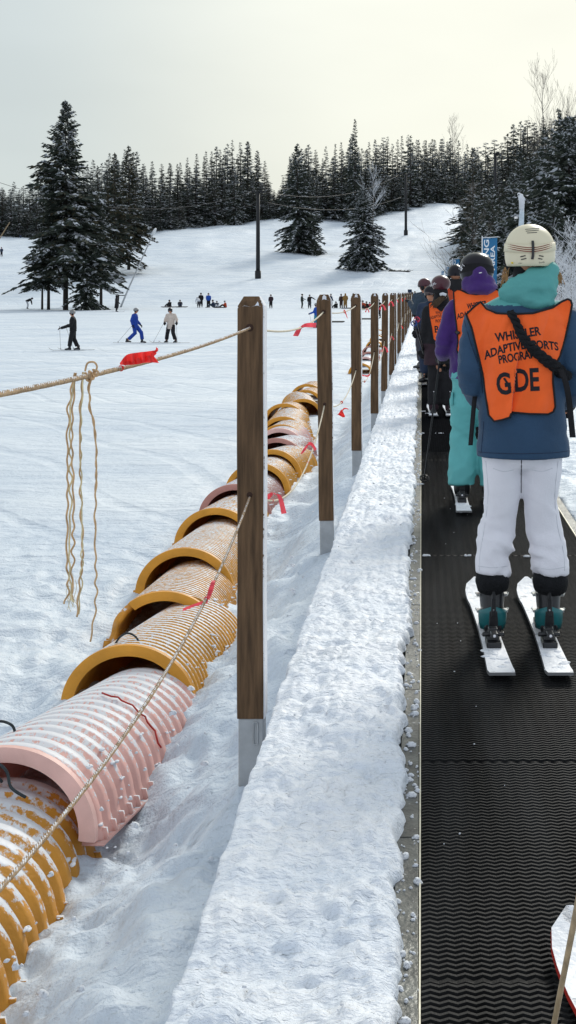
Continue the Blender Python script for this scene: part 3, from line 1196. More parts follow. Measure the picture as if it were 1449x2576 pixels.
Yl, Ol, Pl, Rl = ('tube_yellow', 'tube_rim_yellow'), ('tube_ochre', 'tube_rim_yellow'), ('tube_pink', 'tube_rim_pink'), ('tube_rose', 'tube_rim_rose')
TUBES = [
    ('ochre half pipe heaped with snow cut off at the bottom left corner', 3.3, -1.625, -.68, 2.30, 0, 1.0, ('tube_ochre_snowy', 'tube_rim_yellow'), {}),
    ('pale pink snow dusted half pipe at the lower left, second from the corner', 5.33, -1.595, -.57, 2.1, 4.0, 5.8, Pl, {}),
    ('yellow half pipe with a thick whole rim right behind the pale pink one', 7.30, -1.535, -.675, 1.7, 3, 3.4, Yl, {}),
    ('yellow half pipe with a broken rim, only its middle piece left', 8.72, -1.612, -.70, 1.75, -2, 3.4, Ol, dict(rim=(52, 128), jag=.10)),
    ('yellow half pipe gaping open behind the one with the broken rim', 10.15, -1.725, -.69, 2.3, -1, 3.2, Yl, {}),
    ('yellow half pipe with the rim just left of the nearest post at mid height', 12.1, -1.79, -.70, 1.8, 0, 3.2, Yl, {}),
    ('rosy pink rimmed half pipe left of the nearest post', 13.6, -1.82, -.70, 2.0, 0, 3, Rl, {}),
    ('yellow half pipe mostly hidden behind the nearest wooden post', 15.3, -1.80, -.70, 1.7, 0, 3, Yl, {}),
    ('yellow rimmed half pipe right of the nearest post, lowest one there', 16.6, -1.78, -.70, 1.6, 4, 3, Yl, {}),
    ('rosy pink half pipe right of the nearest post under the orange edged one', 17.9, -1.86, -.70, 1.6, 3, 3, Rl, {}),
    ('pink half pipe with an orange inside right of the nearest post', 19.2, -1.96, -.70, 1.6, 0, 1.0, Pl, {}),
    ('yellow half pipe laid tightly over the pink one with orange inside', 19.75, -1.99, -.70, 1.7, 0, 1.2, Yl, {}),
    ('snow covered yellow half pipe right of the nearest post, below the topmost arch', 21.0, -2.09, -.70, 3.0, -3, 1.2, Yl, {}),
    ('yellow half pipe with a dark open arch above the others beside the nearest post', 23.6, -2.33, -.71, 1.4, 0, 2.0, Ol, {}),
    ('turned yellow half pipe with frosty ribs left of the second post', 24.9, -2.12, -.73, 2.6, -7, .5, Yl, {}),
    ('yellow half pipe arch against the second post, lower of two', 27.3, -2.27, -.74, 1.6, 0, 1.0, Ol, {}),
    ('topmost yellow half pipe arch of the near row, beside the second post', 29.2, -2.40, -.75, 2.0, 0, 1.0, Ol, {}),
    ('yellow half pipe at the front of the far heap by the third post', 40.0, -1.75, -.86, 2.5, 0, 1, Yl, {}),
    ('pink half pipe second from the front of the far heap', 43.8, -1.77, -.86, 2.5, 0, 1, Pl, {}),
    ('dusky rose half pipe in the middle of the far heap', 47.7, -1.80, -.86, 2.5, 0, 1, Rl, {}),
    ('rose half pipe behind the dusky one in the far heap', 53, -1.92, -.86, 2.6, 0, 1, Rl, {}),
    ('ochre half pipe toward the back of the far heap', 59, -2.0, -.86, 2.6, 0, 1, Ol, {}),
    ('yellow half pipe second from the back of the far heap', 67, -2.14, -.86, 2.6, 0, 1, Yl, {}),
    ('farthest ochre half pipe, back of the far heap between the posts', 76, -2.3, -.86, 2.6, 0, 1, Ol, {}),
]
pipes = []
for i, (lab, yf, xc, zz, ln, yaw, tilt, (ms_, mr_), kw) in enumerate(TUBES):
    far = yf > 35
    pipes.append(half_pipe(lab, yf, xc, zz, ln, yaw, tilt, ms_, mr_, na=20 if far else (36 if yf > 12 else 48), ny=4 if far else (5 if yf > 12 else 7), seed=i, **kw))


def loop_on(pipe, pts, r=.006):
    mb = MB(); mb.tube(catmull(pts, 8), r, 7)
    mb.build('rope_handle', 'handle_rope', pipe)


loop_on(pipes[2], [(-.135, .17, .27), (-.10, .16, .325), (-.055, .15, .352), (-.01, .14, .34), (.025, .13, .30)], .0055)
loop_on(pipes[1], [(-.27, .30, .20), (-.22, .30, .31), (-.17, .33, .345), (-.125, .38, .32), (-.115, .40, .27)], .006)
loop_on(pipes[0], [(.02, 2.02, .34), (-.01, 2.0, .40), (.02, 1.98, .42), (.06, 1.95, .40), (.09, 1.9, .36), (.15, 1.88, .33)], .006)
# crack running round the pink pipe
mb = MB()
pts = []
for i in range(16):
    a = R(18 + 68 * i / 15)
    y = 1.02 + .10 * (i / 15) + (.018 if i % 3 == 0 else -.008 * (i % 2))
    pts.append((.3535 * math.cos(a), y, .3535 * .9 * math.sin(a)))
mb.tube(pts, .0045, 5)
mb.build('crack', 'ski_side_red', pipes[1])
# ================================================================== trees
def crown_mesh(name, seed, H, Rb, nb, tw, low=.06, taper=.85, snow=.35, size=1.0, olive=0.0, droop=1.0, gap=.0, thick=.17, ragged=.35, whorl=.25):
    rng = random.Random(seed)
    V, F, MI = [], [], []

    def quad(p, v, perp, mi, mid=.45):
        o = len(V)
        V.extend((p, (p[0] + v[0] * mid + perp[0], p[1] + v[1] * mid + perp[1], p[2] + v[2] * mid + perp[2]),
                  (p[0] + v[0], p[1] + v[1], p[2] + v[2]),
                  (p[0] + v[0] * mid - perp[0], p[1] + v[1] * mid - perp[1], p[2] + v[2] * mid - perp[2])))
        F.append((o, o + 1, o + 2, o + 3)); MI.append(mi)

    lobes = [rng.random() * 2 * PI for _ in range(7)]
    nwh = max(8, int(nb / 9))
    for i in range(nb):
        t = low + (1 - low) * ((i + rng.random()) / nb) ** 1.08
        t += (round(t * nwh) / nwh - t) * whorl          # boughs gather in whorls
        az = rng.random() * 2 * PI
        lb = lobes[int(min(t, .999) * 6.99)]
        side = 1 + ragged * (.55 * math.cos(az - lb) + .25 * math.cos(2 * az + lobes[0]))
        L_ = Rb * ((1 - t) ** taper) * (.55 + .45 * min(1, 2.2 * (1 - t))) * (1.15 - .62 * rng.random() ** 1.5 + (.22 if rng.random() < .10 else 0)) * side + .02 * Rb + .12 * rng.random()
        if gap and rng.random() < gap:
            continue
        z0 = H * t
        ca, sa = math.cos(az), math.sin(az)
        a = -.05 + .75 * t * t
        b = droop * (.38 * (1 - t) + .04)
        m = max(3, int(tw * (.45 + .55 * L_ / Rb)))
        bs = rng.random() < snow * 1.3
        for k in range(m):
            s_ = .12 + .88 * (k + rng.random() * .6) / m
            px, py = ca * L_ * s_, sa * L_ * s_
            pz = z0 + L_ * (a * s_ - b * s_ * s_)
            for sd_ in (-1, 1):
                ln = (Rb * thick * (1.15 - s_) * (.22 + .78 * min(1, 1.7 * (1 - t))) + .10 * L_ + .12 * size) * rng.uniform(.6, 1.25)
                an = az + sd_ * rng.uniform(.45, 1.05)
                v = (math.cos(an) * ln, math.sin(an) * ln, -ln * rng.uniform(.05, .55))
                w_ = ln * rng.uniform(.16, .30)
                tl = rng.choice((-1, 1)) * rng.uniform(.25, .9)
                perp = (-math.sin(an) * w_ * (1 - abs(tl)), math.cos(an) * w_ * (1 - abs(tl)), w_ * tl)
                r_ = rng.random()
                mi = 2 if r_ < olive else (1 if r_ < .42 else (3 if r_ > 1 - .10 * snow else 0))
                quad((px, py, pz), v, perp, mi)
                if bs and rng.random() < .7:
                    q = rng.uniform(.35, .75)
                    up = .04 * size + .01
                    quad((px, py, pz + up), (v[0] * q, v[1] * q, v[2] * q), (perp[0] * .7, perp[1] * .7, w_ * rng.uniform(.15, .7)), 3)
        # tip of the bough
        px, py, pz = ca * L_ * .9, sa * L_ * .9, z0 + L_ * (a - b)
        quad((px, py, pz), (ca * L_ * .22, sa * L_ * .22, -.03 * L_), (-sa * .1 * L_, ca * .1 * L_, 0), 0)
        if bs and rng.random() < .5:
            quad((px * .92, py * .92, pz + .05 * size), (ca * L_ * .18, sa * L_ * .18, -.02 * L_), (-sa * .05 * L_, ca * .05 * L_, .05 * L_), 3)
    # leader
    for k in range(5):
        an = rng.random() * 6.28
        zz = H * (.965 + .008 * k)
        quad((0, 0, zz), (math.cos(an) * .16 * size, math.sin(an) * .16 * size, .28 * size), (.05 * size, .03 * size, 0), 0)
    quad((0, 0, H * .955), (0, 0, H * .055), (.05 * size, .02 * size, 0), 0)
    me = bpy.data.meshes.new(name)
    me.from_pydata(V, [], F)
    for m in ('needle_dark', 'needle_mid', 'needle_olive', 'tree_snow', 'bark'):
        me.materials.append(M[m])
    me.polygons.foreach_set('material_index', MI)
    return me


def trunk_into(me_or_mb, H, r):
    pass


def conifer(label, px, Y, top, Rb, nb, tw, seed, group=None, base_z=None, **kw):
    x, y, z = gp(px, Y)
    if base_z is not None:
        z = base_z
    H = CAMH + (VY - top) / FOC * Y - z
    t = thing('conifer_tree', label, 'tree', (x, y, z - .1), 0, group)
    me = crown_mesh('crown', seed, H, Rb, nb, tw, **kw)
    o = bpy.data.objects.new('crown', me); C.objects.link(o); o.parent = t
    mb = MB()
    r = .0095 * H + .05
    mb.tube([(0, 0, -.3), (.02, 0, H * .3), (0, .02, H * .65), (0, 0, H * .97)], [r * 1.15, r * .85, r * .45, .02], 8)
    mb.build('trunk', 'bark', t)
    return t


# the big clump at the left edge of the beginners' field
conifer('tallest dark spruce standing at the left edge of the field, snow on its boughs', 165, 160, 255, 5.5, 560, 15, 101, low=.17, taper=.60, snow=.46, size=1.3, olive=.10, droop=.85, thick=.15, ragged=.55, gap=.08)
conifer('low bushy conifer at the right foot of the tallest spruce', 216, 158.5, 600, 2.2, 150, 12, 102, low=.04, taper=.7, snow=.30, size=1.1, thick=.2)
conifer('slim conifer pressed against the left of the tallest spruce', 122, 161, 500, 3.6, 170, 12, 103, low=.24, taper=.75, snow=.25, size=1.1)
conifer('small conifer with a bare lower trunk, leftmost of the clump', 106, 161.5, 600, 2.1, 110, 11, 104, low=.30, taper=.7, snow=.35, size=1.1)
conifer('snowy conifer behind the right side of the tallest spruce', 254, 178, 490, 2.7, 240, 13, 105, low=.20, taper=.75, snow=.5, size=1.2, thick=.16)
conifer('brownish tall conifer between the tallest spruce and the tree line', 288, 226, 386, 4.6, 260, 12, 106, low=.12, taper=.8, snow=.25, size=1.3, olive=.45)
conifer('olive brown conifer with a bare trunk foot beside the snow gun lance', 324, 236, 368, 4.4, 260, 12, 107, low=.18, taper=.7, snow=.2, size=1.3, olive=.55)
# single trees on the slope
conifer('dark conifer alone on the slope right of the tall lamp post', 748, 266, 362, 4.3, 330, 13, 108, low=.03, taper=.62, snow=.36, size=1.3)
conifer('shorter twin growing into the lone conifer right of the lamp post', 778, 268, 430, 3.6, 220, 12, 109, low=.03, taper=.7, snow=.4, size=1.3)
conifer('snow laden short conifer in the middle of the slope', 915, 233, 474, 3.7, 380, 13, 110, low=.03, taper=.42, snow=.85, size=1.2, thick=.18)
conifer('slender spire conifer rising high behind the snow laden one', 893, 352, 300, 3.4, 280, 11, 111, low=.04, taper=.75, snow=.25, size=1.3)

# tree line across the top of the slope
protos = []
for i in range(7):
    H, Rb = 20, (2.9, 2.5, 3.2, 2.6, 3.0, 2.3, 2.8)[i]
    me = crown_mesh('treeline_conifer', 200 + i, H, Rb, 150 + 8 * i, 8, low=.02, taper=(.75, .9, .7, .8, .85, .95, .65)[i],
                    snow=(.45, .3, .5, .35, .4, .3, .55)[i], size=1.25, olive=(.05, .1, .0, .2, .05, .0, .1)[i], thick=.2)
    bm = bmesh.new(); bm.from_mesh(me)
    r = bmesh.ops.create_cone(bm, segments=5, radius1=.26, radius2=.03, depth=19, cap_ends=False)
    for v in r['verts']:
        v.co.z += 9.3
    fs = {f for v in r['verts'] for f in v.link_faces}
    for f in fs:
        f.material_index = 4
    bm.to_mesh(me); bm.free()
    protos.append(me)

TBX = [0, 200, 370, 500, 640, 700, 870, 960, 1060, 1160, 1200, 1449]
TBD = [305, 303, 310, 330, 340, 346, 354, 367, 387, 408, 415, 430]
TTX = [-20, 0, 60, 200, 240, 280, 330, 375, 410, 440, 480, 520, 545, 575, 615, 660, 676, 694, 712, 735, 770, 800, 850, 890, 930, 970, 1005, 1050, 1090, 1140, 1165, 1190, 1215]
TTY = [452, 455, 460, 425, 400, 388, 375, 400, 415, 396, 398, 375, 352, 356, 354, 385, 440, 482, 440, 375, 366, 376, 366, 345, 352, 345, 344, 338, 340, 332, 362, 374, 372]
rng = random.Random(77)
LINE = [(240, 'snow dusted conifer in the dense tree line far left behind the tallest spruce', 'trees of the far left tree line'),
        (690, 'snow dusted conifer in the dense tree line left of the lamp post', 'trees of the left tree line'),
        (1000, 'dark conifer in the tree line above the middle of the slope', 'trees of the middle tree line'),
        (1300, 'dark conifer in the tree line at the top right of the slope', 'trees of the right tree line')]


def put_tree(px, Y, top, label, group, kx=1.0):
    x, y, z = gp(px, Y)
    H = CAMH + (VY - top) / FOC * Y - z
    if H < 4:
        return
    me = rng.choice(protos)
    o = bpy.data.objects.new('conifer_tree', me)
    C.objects.link(o)
    o.location = (x, y, z - .3)
    o.rotation_euler = (0, 0, rng.random() * 6.28)
    k = H / 20
    q = (.62 + .38 * k) * rng.uniform(1.15, 1.75) * kx
    o.scale = (q, q, k)
    tag(o, label, 'tree', group)


for row in range(4):
    px = -35 + row * 7
    while px < 1215:
        dpt = np.interp(px, TBX, TBD) + 3 + row * 13 + rng.uniform(-4, 4)
        topy = np.interp(px, TTX, TTY) - 7
        lab = next(l for l in LINE if px < l[0])
        if row >= 2:
            tp = topy + abs(rng.gauss(0, 12)) + (0 if rng.random() < .65 else 18)
        else:
            bot = np.interp(px, TBX, [600, 598, 590, 570, 552, 548, 545, 535, 524, 512, 510, 500])
            tp = topy + (bot - topy) * rng.uniform(.12, .5 if row == 1 else .62)
        if 680 < px < 708:
            tp = max(tp, 476)
        put_tree(px, dpt, tp, lab[1], lab[2], 1.0 if row else .9)
        px += rng.uniform(17, 26)
# wooded hill on the right
GR = ('conifer on the steep wooded hill at the right', 'trees on the hill at the right')
hx = [1195, 1215, 1240, 1262, 1290, 1320, 1350, 1380, 1410, 1449, 1480]
hy = [372, 356, 346, 338, 308, 300, 294, 282, 276, 262, 258]
for row in range(5):
    px = 1188 + row * 4
    while px < 1465:
        dpt = 300 - row * 34 + rng.uniform(-8, 8)
        tp = np.interp(px, hx, hy) + row * 36 + abs(rng.gauss(0, 12))
        put_tree(px, dpt, tp, GR[0], GR[1], 1.15)
        px += rng.uniform(14, 22)

# nearer trees right of the lift
conifer('snowy conifer at the right edge of the piste, beside the blue banners', 1196, 128, 500, 2.7, 210, 13, 120, low=.03, taper=.7, snow=.45, size=.9)
conifer('olive topped narrow conifer above the blue banners', 1190, 172, 372, 3.0, 240, 12, 121, low=.03, taper=.8, snow=.25, size=1.1, olive=.4)
conifer('conifer with snowy boughs behind the tallest blue banner', 1240, 118, 470, 3.0, 240, 13, 122, low=.03, taper=.7, snow=.5, size=.9)
conifer('conifer behind the ice coated pole', 1292, 105, 440, 2.9, 260, 13, 123, low=.03, taper=.65, snow=.55, size=.8)
conifer('dark conifer with white bough tips right of the ice coated pole', 1345, 82, 395, 3.0, 330, 14, 124, low=.03, taper=.62, snow=.5, size=.7, thick=.15)
conifer('huge snow hung conifer at the right edge of the picture', 1432, 70, 292, 3.5, 480, 15, 125, low=.03, taper=.55, snow=.62, size=.75, thick=.14)
conifer('dark conifer right behind the cream helmet', 1392, 60, 500, 2.2, 260, 14, 126, low=.03, taper=.6, snow=.4, size=.6, thick=.15)
conifer('tall pointed conifer behind the huge snow hung one', 1405, 112, 272, 2.7, 260, 13, 127, low=.05, taper=.8, snow=.4, size=.8)
conifer('conifer half cut by the right picture border above the bushes', 1470, 95, 262, 3.4, 300, 13, 128, low=.05, taper=.7, snow=.4, size=.8)


conifer('conifer low behind the nearest blue banner', 1215, 92, 560, 2.4, 200, 13, 129, low=.03, taper=.6, snow=.5, size=.7)
conifer('dense conifer filling the gap left of the ice coated pole', 1268, 88, 520, 2.5, 240, 13, 130, low=.03, taper=.6, snow=.5, size=.7)
conifer('conifer with white tips just right of the ice coated pole', 1326, 96, 470, 2.6, 240, 13, 131, low=.03, taper=.6, snow=.5, size=.7)
conifer('broad dark conifer on the hill above the ice coated pole', 1310, 150, 372, 3.6, 300, 13, 132, low=.03, taper=.7, snow=.4, size=1.0)
conifer('broad dark conifer on the hill left of the huge snow hung one', 1372, 140, 318, 3.4, 300, 13, 133, low=.03, taper=.75, snow=.4, size=1.0)


def bare(name, label, cat, px, Y, top, seed, r0, depth, mats, spread=.5, group=None, base_z=None, nkids=3, up=.35, lean=0, mi_tip=1, trunk_k=1.0, start=.3):
    x, y, z = gp(px, Y)
    if base_z is not None:
        z = base_z
    H = CAMH + (VY - top) / FOC * Y - z
    rng = random.Random(seed)
    t = thing(name, label, cat, (x, y, z - .05), 0, group)
    T, B = MB(), MB()

    def grow(p, d, ln, r, lev):
        n = 4
        pts, rad = [p], [r]
        q = p.copy(); dd = d.copy()
        for i in range(n):
            dd = (dd + Vector((rng.gauss(0, .12), rng.gauss(0, .12), up * .18 + rng.gauss(0, .05)))).normalized()
            q = q + dd * (ln / n)
            pts.append(q.copy()); rad.append(max(r * (1 - .75 * (i + 1) / n), .0012 * Y / 30 + .002))
        (B).tube(pts, rad, 3 if lev > 1 else 4, 0 if lev < mi_tip else 1, cap=False)
        if lev >= depth:
            return
        for k in range(nkids + (1 if lev == 0 else 0)):
            i = rng.randint(1, n)
            a = rng.random() * 6.28
            d2 = (dd + Vector((math.cos(a), math.sin(a), rng.uniform(-.1, .5))) * spread * rng.uniform(.8, 1.5)).normalized()
            grow(pts[i], d2, ln * rng.uniform(.45, .72), rad[i] * .7, lev + 1)

    tp = [Vector((0, 0, -.2))]
    q = Vector((0, 0, 0)); tr = [r0 * 1.1]
    nseg = 9
    for i in range(nseg):
        q = q + Vector((rng.gauss(lean, .01 * H) * .5, rng.gauss(0, .01 * H) * .5, H * trunk_k / nseg))
        tp.append(q.copy()); tr.append(r0 * (1 - .93 * (i + 1) / nseg))
    T.tube(tp, tr, 6)
    for i in range(2, nseg + 1):
        if i / nseg < start:
            continue
        for k in range(nkids + 1):
            a = rng.random() * 6.28
            d = Vector((math.cos(a), math.sin(a), up + .5 * rng.random())).normalized()
            j = min(i, nseg)
            p = tp[j].lerp(tp[j - 1], rng.random())
            grow(p, d, H * (.30 * (1.15 - i / nseg) + .05) * rng.uniform(.7, 1.2), tr[j] * .55 + .004, 1)
    T.build('trunk', mats[0], t)
    B.build('branches', [mats[0], mats[1]], t)
    return t


bare('bare_tree', 'tall leafless tree against the bright sky at the upper right', 'tree', 1362, 150, 200, 5, .20, 3, ('bark_pale', 'bark_pale'), .55, up=.95, nkids=4, start=.5)
bare('bare_tree', 'thin leafless tree cut by the right picture border', 'tree', 1436, 140, 248, 6, .13, 3, ('bark_pale', 'bark_pale'), .5, up=1.0, start=.5)
bare('bare_tree', 'faint leafless tree standing up behind the tree line', 'tree', 1138, 440, 312, 7, .22, 3, ('bark_pale', 'bark_pale'), .5, up=1.0, start=.55)
bare('bare_tree', 'grey leafless tree behind the snow laden conifer', 'tree', 938, 335, 420, 8, .15, 3, ('bark_pale', 'frost'), .6, up=.6, start=.3)
bare('bare_tree', 'thin grey leafless tree left of the blue banners', 'tree', 1188, 105, 470, 9, .10, 3, ('bark', 'bark_pale'), .65, up=.4, start=.15, nkids=3)
bare('bare_tree', 'thin grey leafless tree between banner and ice coated pole', 'tree', 1262, 98, 540, 10, .07, 3, ('bark', 'bark_pale'), .7, up=.35, start=.15, nkids=3)
for (px, Y, top, sd_, lab) in ((1440, 27, 560, 11, 'frosted white twiggy bush at the right border, tallest one'),
                               (1414, 33, 610, 12, 'frosted white twiggy bush right of the cream helmet'),
                               (1462, 22, 640, 13, 'frosted white twiggy bush at the right border beside the teal shoulder'),
                               (1398, 40, 640, 14, 'small frosted bush just behind the cream helmet')):
    bare('frosted_bush', lab, 'bush', px, Y, top, sd_, .022, 3, ('bark_pale', 'frost'), .9, up=.35, start=.08, nkids=4, mi_tip=1, group='frosted bushes right of the lift')

# ================================================================== lamp posts with cross arms, cables
def lamp(label, px, Y, base_y, top_y, w_, arm):
    z = CAMH + (VY - base_y) / FOC * Y
    H = (base_y - top_y) / FOC * Y
    x = (px - VX) / FOC * Y
    z = min(z, gz(x, Y) + .2)
    H = CAMH + (VY - top_y) / FOC * Y - z
    t = thing('utility_pole', label, 'pole', (x, Y, z))
    mb = MB(); mb.tube([(0, 0, -.8), (0, 0, H)], [w_ * .5, w_ * .42], 12); mb.build('pole', 'black_metal', t)
    mb = MB(); mb.tube([(0, 0, -.8), (0, 0, 1.4)], [w_ * .72, w_ * .72], 12); mb.build('base_sleeve', 'black_metal', t)
    mb = MB()
    mb.box((0, 0, H - .15), (arm, .16, .16)); mb.box((arm * .2, -.1, H + .05), (.5, .3, .3)); mb.box((-arm * .35, -.1, H + .02), (.3, .3, .22))
    mb.build('cross_arm', 'black_metal', t, smooth=False)
    return Vector((x, Y, z + H - .05))


a1 = lamp('tall black pole standing on the slope above the seated snowboarders', 649, 222, 703, 481, .68, 2.2)
a2 = lamp('tall black pole on the slope near the far tree line', 1021, 306, 595, 438, .62, 3.6)
a3 = lamp('dark pole half hidden in the wooded hill at the right', 1246, 230, 520, 385, .6, 2.2)


def cable(p, q, sag, label, r=.030):
    pts = []
    for i in range(31):
        t_ = i / 30
        c = p.lerp(q, t_)
        pts.append((c.x, c.y, c.z - 4 * sag * t_ * (1 - t_)))
    mb = MB(); mb.tube(pts, r, 4)
    tag(mb.build('overhead_cable', 'cable'), label, 'cable', 'cables between the poles')


cable(WV(-60, 438, 170), a1 + Vector((-.9, 0, 0)), 3.5, 'upper overhead cable running left from the black pole behind the spruce')
cable(WV(-60, 590, 200), a1 + Vector((-1, 0, -2.2)), 1.0, 'lower overhead cable running left from the black pole')
cable(a1 + Vector((.9, 0, 0)), a2 + Vector((-1.4, 0, 0)), 2.5, 'overhead cable spanning the slope between the two black poles')
cable(a1 + Vector((.9, 0, -1.6)), a2 + Vector((-1, 0, -5)), 2.0, 'lower overhead cable between the two black poles')
cable(a2 + Vector((1.4, 0, 0)), a3 + Vector((-1, 0, 0)), 2.5, 'overhead cable from the far pole to the wooded hill')

# ------------------------------------------------------------------ snow gun lances, ice coated pole
x, y, z = gp(302, 176)
lt = thing('snow_lance', 'slanting thin white snow gun lance beside the big spruce', 'snow lance', (x, y, z))
tip = WV(388, 582, 168)
d = tip - Vector((x, y, z))
mb = MB(); mb.tube([(0, 0, -.2), d * .25, d * .97], [.13, .10, .07], 8); mb.build('pipe', 'lance_metal', lt)
mb = MB(); mb.tube([d * .965, d * 1.0, d * 1.02 + Vector((.1, 0, .15))], [.16, .2, .12], 8); mb.build('nozzle_head', 'banner_white', lt)
mb = MB(); mb.tube([(-.3, 0, -.2), (-.2, 0, 1.6)], .12, 6); mb.tube([(-.2, 0, 1.5), d * .16], .06, 6); mb.build('stand', 'black_metal', lt)
x, y = (-110 - VX) / FOC * 170, 170
lt2 = thing('snow_lance', 'tip of a pale snow gun lance poking in at the left border', 'snow lance', (x, y, gz(x, y)))
d = WV(24, 560, 168) - Vector((x, y, gz(x, y)))
mb = MB(); mb.tube([(0, 0, -.2), d * .3, d], [.12, .09, .06], 8); mb.build('pipe', 'pole_tan', lt2)

px, Y = 1312, 40
x = (px - VX) / FOC * Y
z = gz(x, Y)
ip = thing('ice_coated_pole', 'thick pole crusted with white ice above the cream helmet', 'pole', (x, Y, z))
H = CAMH + (VY - 487) / FOC * Y - z
mb = MB()
pts = [(.0 + .012 * math.sin(i * 1.7), 0, -.2 + (H - .2) * i / 16) for i in range(17)]
mb.tube(pts, [.082 + .008 * math.sin(i * 2.3) - .012 * i / 16 for i in range(17)], 10)
o = mb.build('pole', 'ice_pole', ip)
mb = MB()
mb.tube([(0, 0, H - .45), (.01, 0, H - .25), (-.03, -.02, H - .05), (-.08, -.03, H)], [.075, .085, .075, .03], 10)
mb.tube([(.0, 0, H - .18), (.10, 0, H - .14)], [.06, .045], 8)
mb.ell((-.075, -.03, H - .02), .05, 8, 6)
mb.build('ice_cap', 'frost', ip)
mb = MB(); mb.ell((-.085, -.065, H - .035), .022, 8, 6); mb.box((.09, -.03, H - .32), (.10, .02, .015)); mb.build('bolt', 'black_metal', ip)

# ------------------------------------------------------------------ blue banners
def text_mesh(body, bold=.0, res_=3, spacing=1.0):
    cu = bpy.data.curves.new('lettering', 'FONT')
    cu.body = body
    cu.offset = bold
    cu.space_character = spacing
    cu.resolution_u = res_
    o = bpy.data.objects.new('lettering', cu)
    C.objects.link(o)
    dg = bpy.context.evaluated_depsgraph_get(); dg.update()
    me = bpy.data.meshes.new_from_object(o.evaluated_get(dg))
    bpy.data.objects.remove(o); bpy.data.curves.remove(cu)
    return me


def banner(label, px0, px1, top, Y, h, skew):
    x0, x1 = (px0 - VX) / FOC * Y, (px1 - VX) / FOC * Y
    zt = CAMH + (VY - top) / FOC * Y
    zg = gz((x0 + x1) / 2, Y)
    t = thing('piste_banner', label, 'banner', (x0, Y, zg), 0, 'blue banners along the lift')
    w_ = x1 - x0
    mb = MB()
    mb.tube([(-.03, .03, -.2), (-.03, .03, zt - zg + .05)], .022, 8); mb.tube([(-.05, .03, zt - zg - .02), (w_ + .06, .03, zt - zg + .02)], .016, 6)
    mb.build('banner_pole', 'banner_white', t)
    n, m = 18, 6
    vs, fs = [], []
    for i in range(n):
        for j in range(m):
            u_, v_ = j / (m - 1), i / (n - 1)
            vs.append((u_ * w_ - skew * v_ * u_ * .3, .02 + .03 * math.sin(u_ * 5 + v_ * 3), zt - zg - .02 + (u_ - 1) * .03 - v_ * h))
    for i in range(n - 1):
        for j in range(m - 1):
            fs.append((i * m + j, (i + 1) * m + j, (i + 1) * m + j + 1, i * m + j + 1))
    mb = MB(); mb.add(vs, fs)
    mb.build('panel', 'banner_blue', t)
    for (txt, uc, lh, top_off, L_) in (('LEARNING', .43, .36, .10, h * .78), ('AREA', .83, .30, .34, h * .36)):
        me = text_mesh(txt, .02)
        P = coords(me)
        P = P - P.min(0)
        ex = P.max(0)
        a = P[:, 0] / ex[0]; b = P[:, 1] / ex[1]
        # reads upwards
        Q = np.stack([(uc - lh * .5 * 0 - lh * b + .0) * w_, np.full(len(P), -.022) + 0 * a, zt - zg - top_off * w_ / .6 - (1 - a) * L_], 1)
        Q[:, 1] = .02 + .03 * np.sin(Q[:, 0] / w_ * 5 + (zt - zg - Q[:, 2]) / h * 3) - .006
        set_coords(me, Q)
        me.materials.clear(); me.materials.append(M['banner_white'])
        o = bpy.data.objects.new('lettering', me); C.objects.link(o); o.parent = t
    return t


banner('nearest blue LEARNING AREA banner on a white pole beside the cream helmet', 1215, 1251, 597, 54, 2.7, .1)
banner('second blue banner, left of the black helmet with white lettering', 1139, 1156, 651, 88, 2.7, .1)
banner('third blue banner along the lift, next smaller one', 1121, 1132, 671, 116, 2.7, .1)
banner('smallest and farthest blue banner along the lift', 1110, 1117, 681, 138, 2.7, .1)
# dark box on a stake at the end of the fence
x, y, z = gp(1031, 108)
t = thing('control_box', 'small dark blue box on a stake at the far end of the fence', 'box', (x, y, z))
zt = CAMH + (VY - 728) / FOC * 108 - z
mb = MB(); mb.box((0, 0, zt / 2 - .1), (.1, .1, zt)); mb.build('stake', 'black_metal', t, smooth=False)
mb = MB(); mb.box((0, -.06, zt - .2), (.32, .12, .4)); mb.build('box', 'navy_cloth', t, smooth=False, bevel=.02)
# ================================================================== people
def bvh_of(objs):
    vs, fs = [], []
    for o in objs:
        mw = o.matrix_world if o.parent is None else Matrix.Translation(o.parent.location)
        base = len(vs)
        vs += [mw @ v.co for v in o.data.vertices]
        fs += [tuple(base + i for i in p.vertices) for p in o.data.polygons]
    return BVHTree.FromPolygons(vs, fs)


EYE = Vector((0, 0, CAMH))


def hit(bvh, x, y):
    d = (WV(x, y, 1.0) - EYE).normalized()
    loc, nor, idx, dist = bvh.ray_cast(EYE, d, 40)
    return loc, d


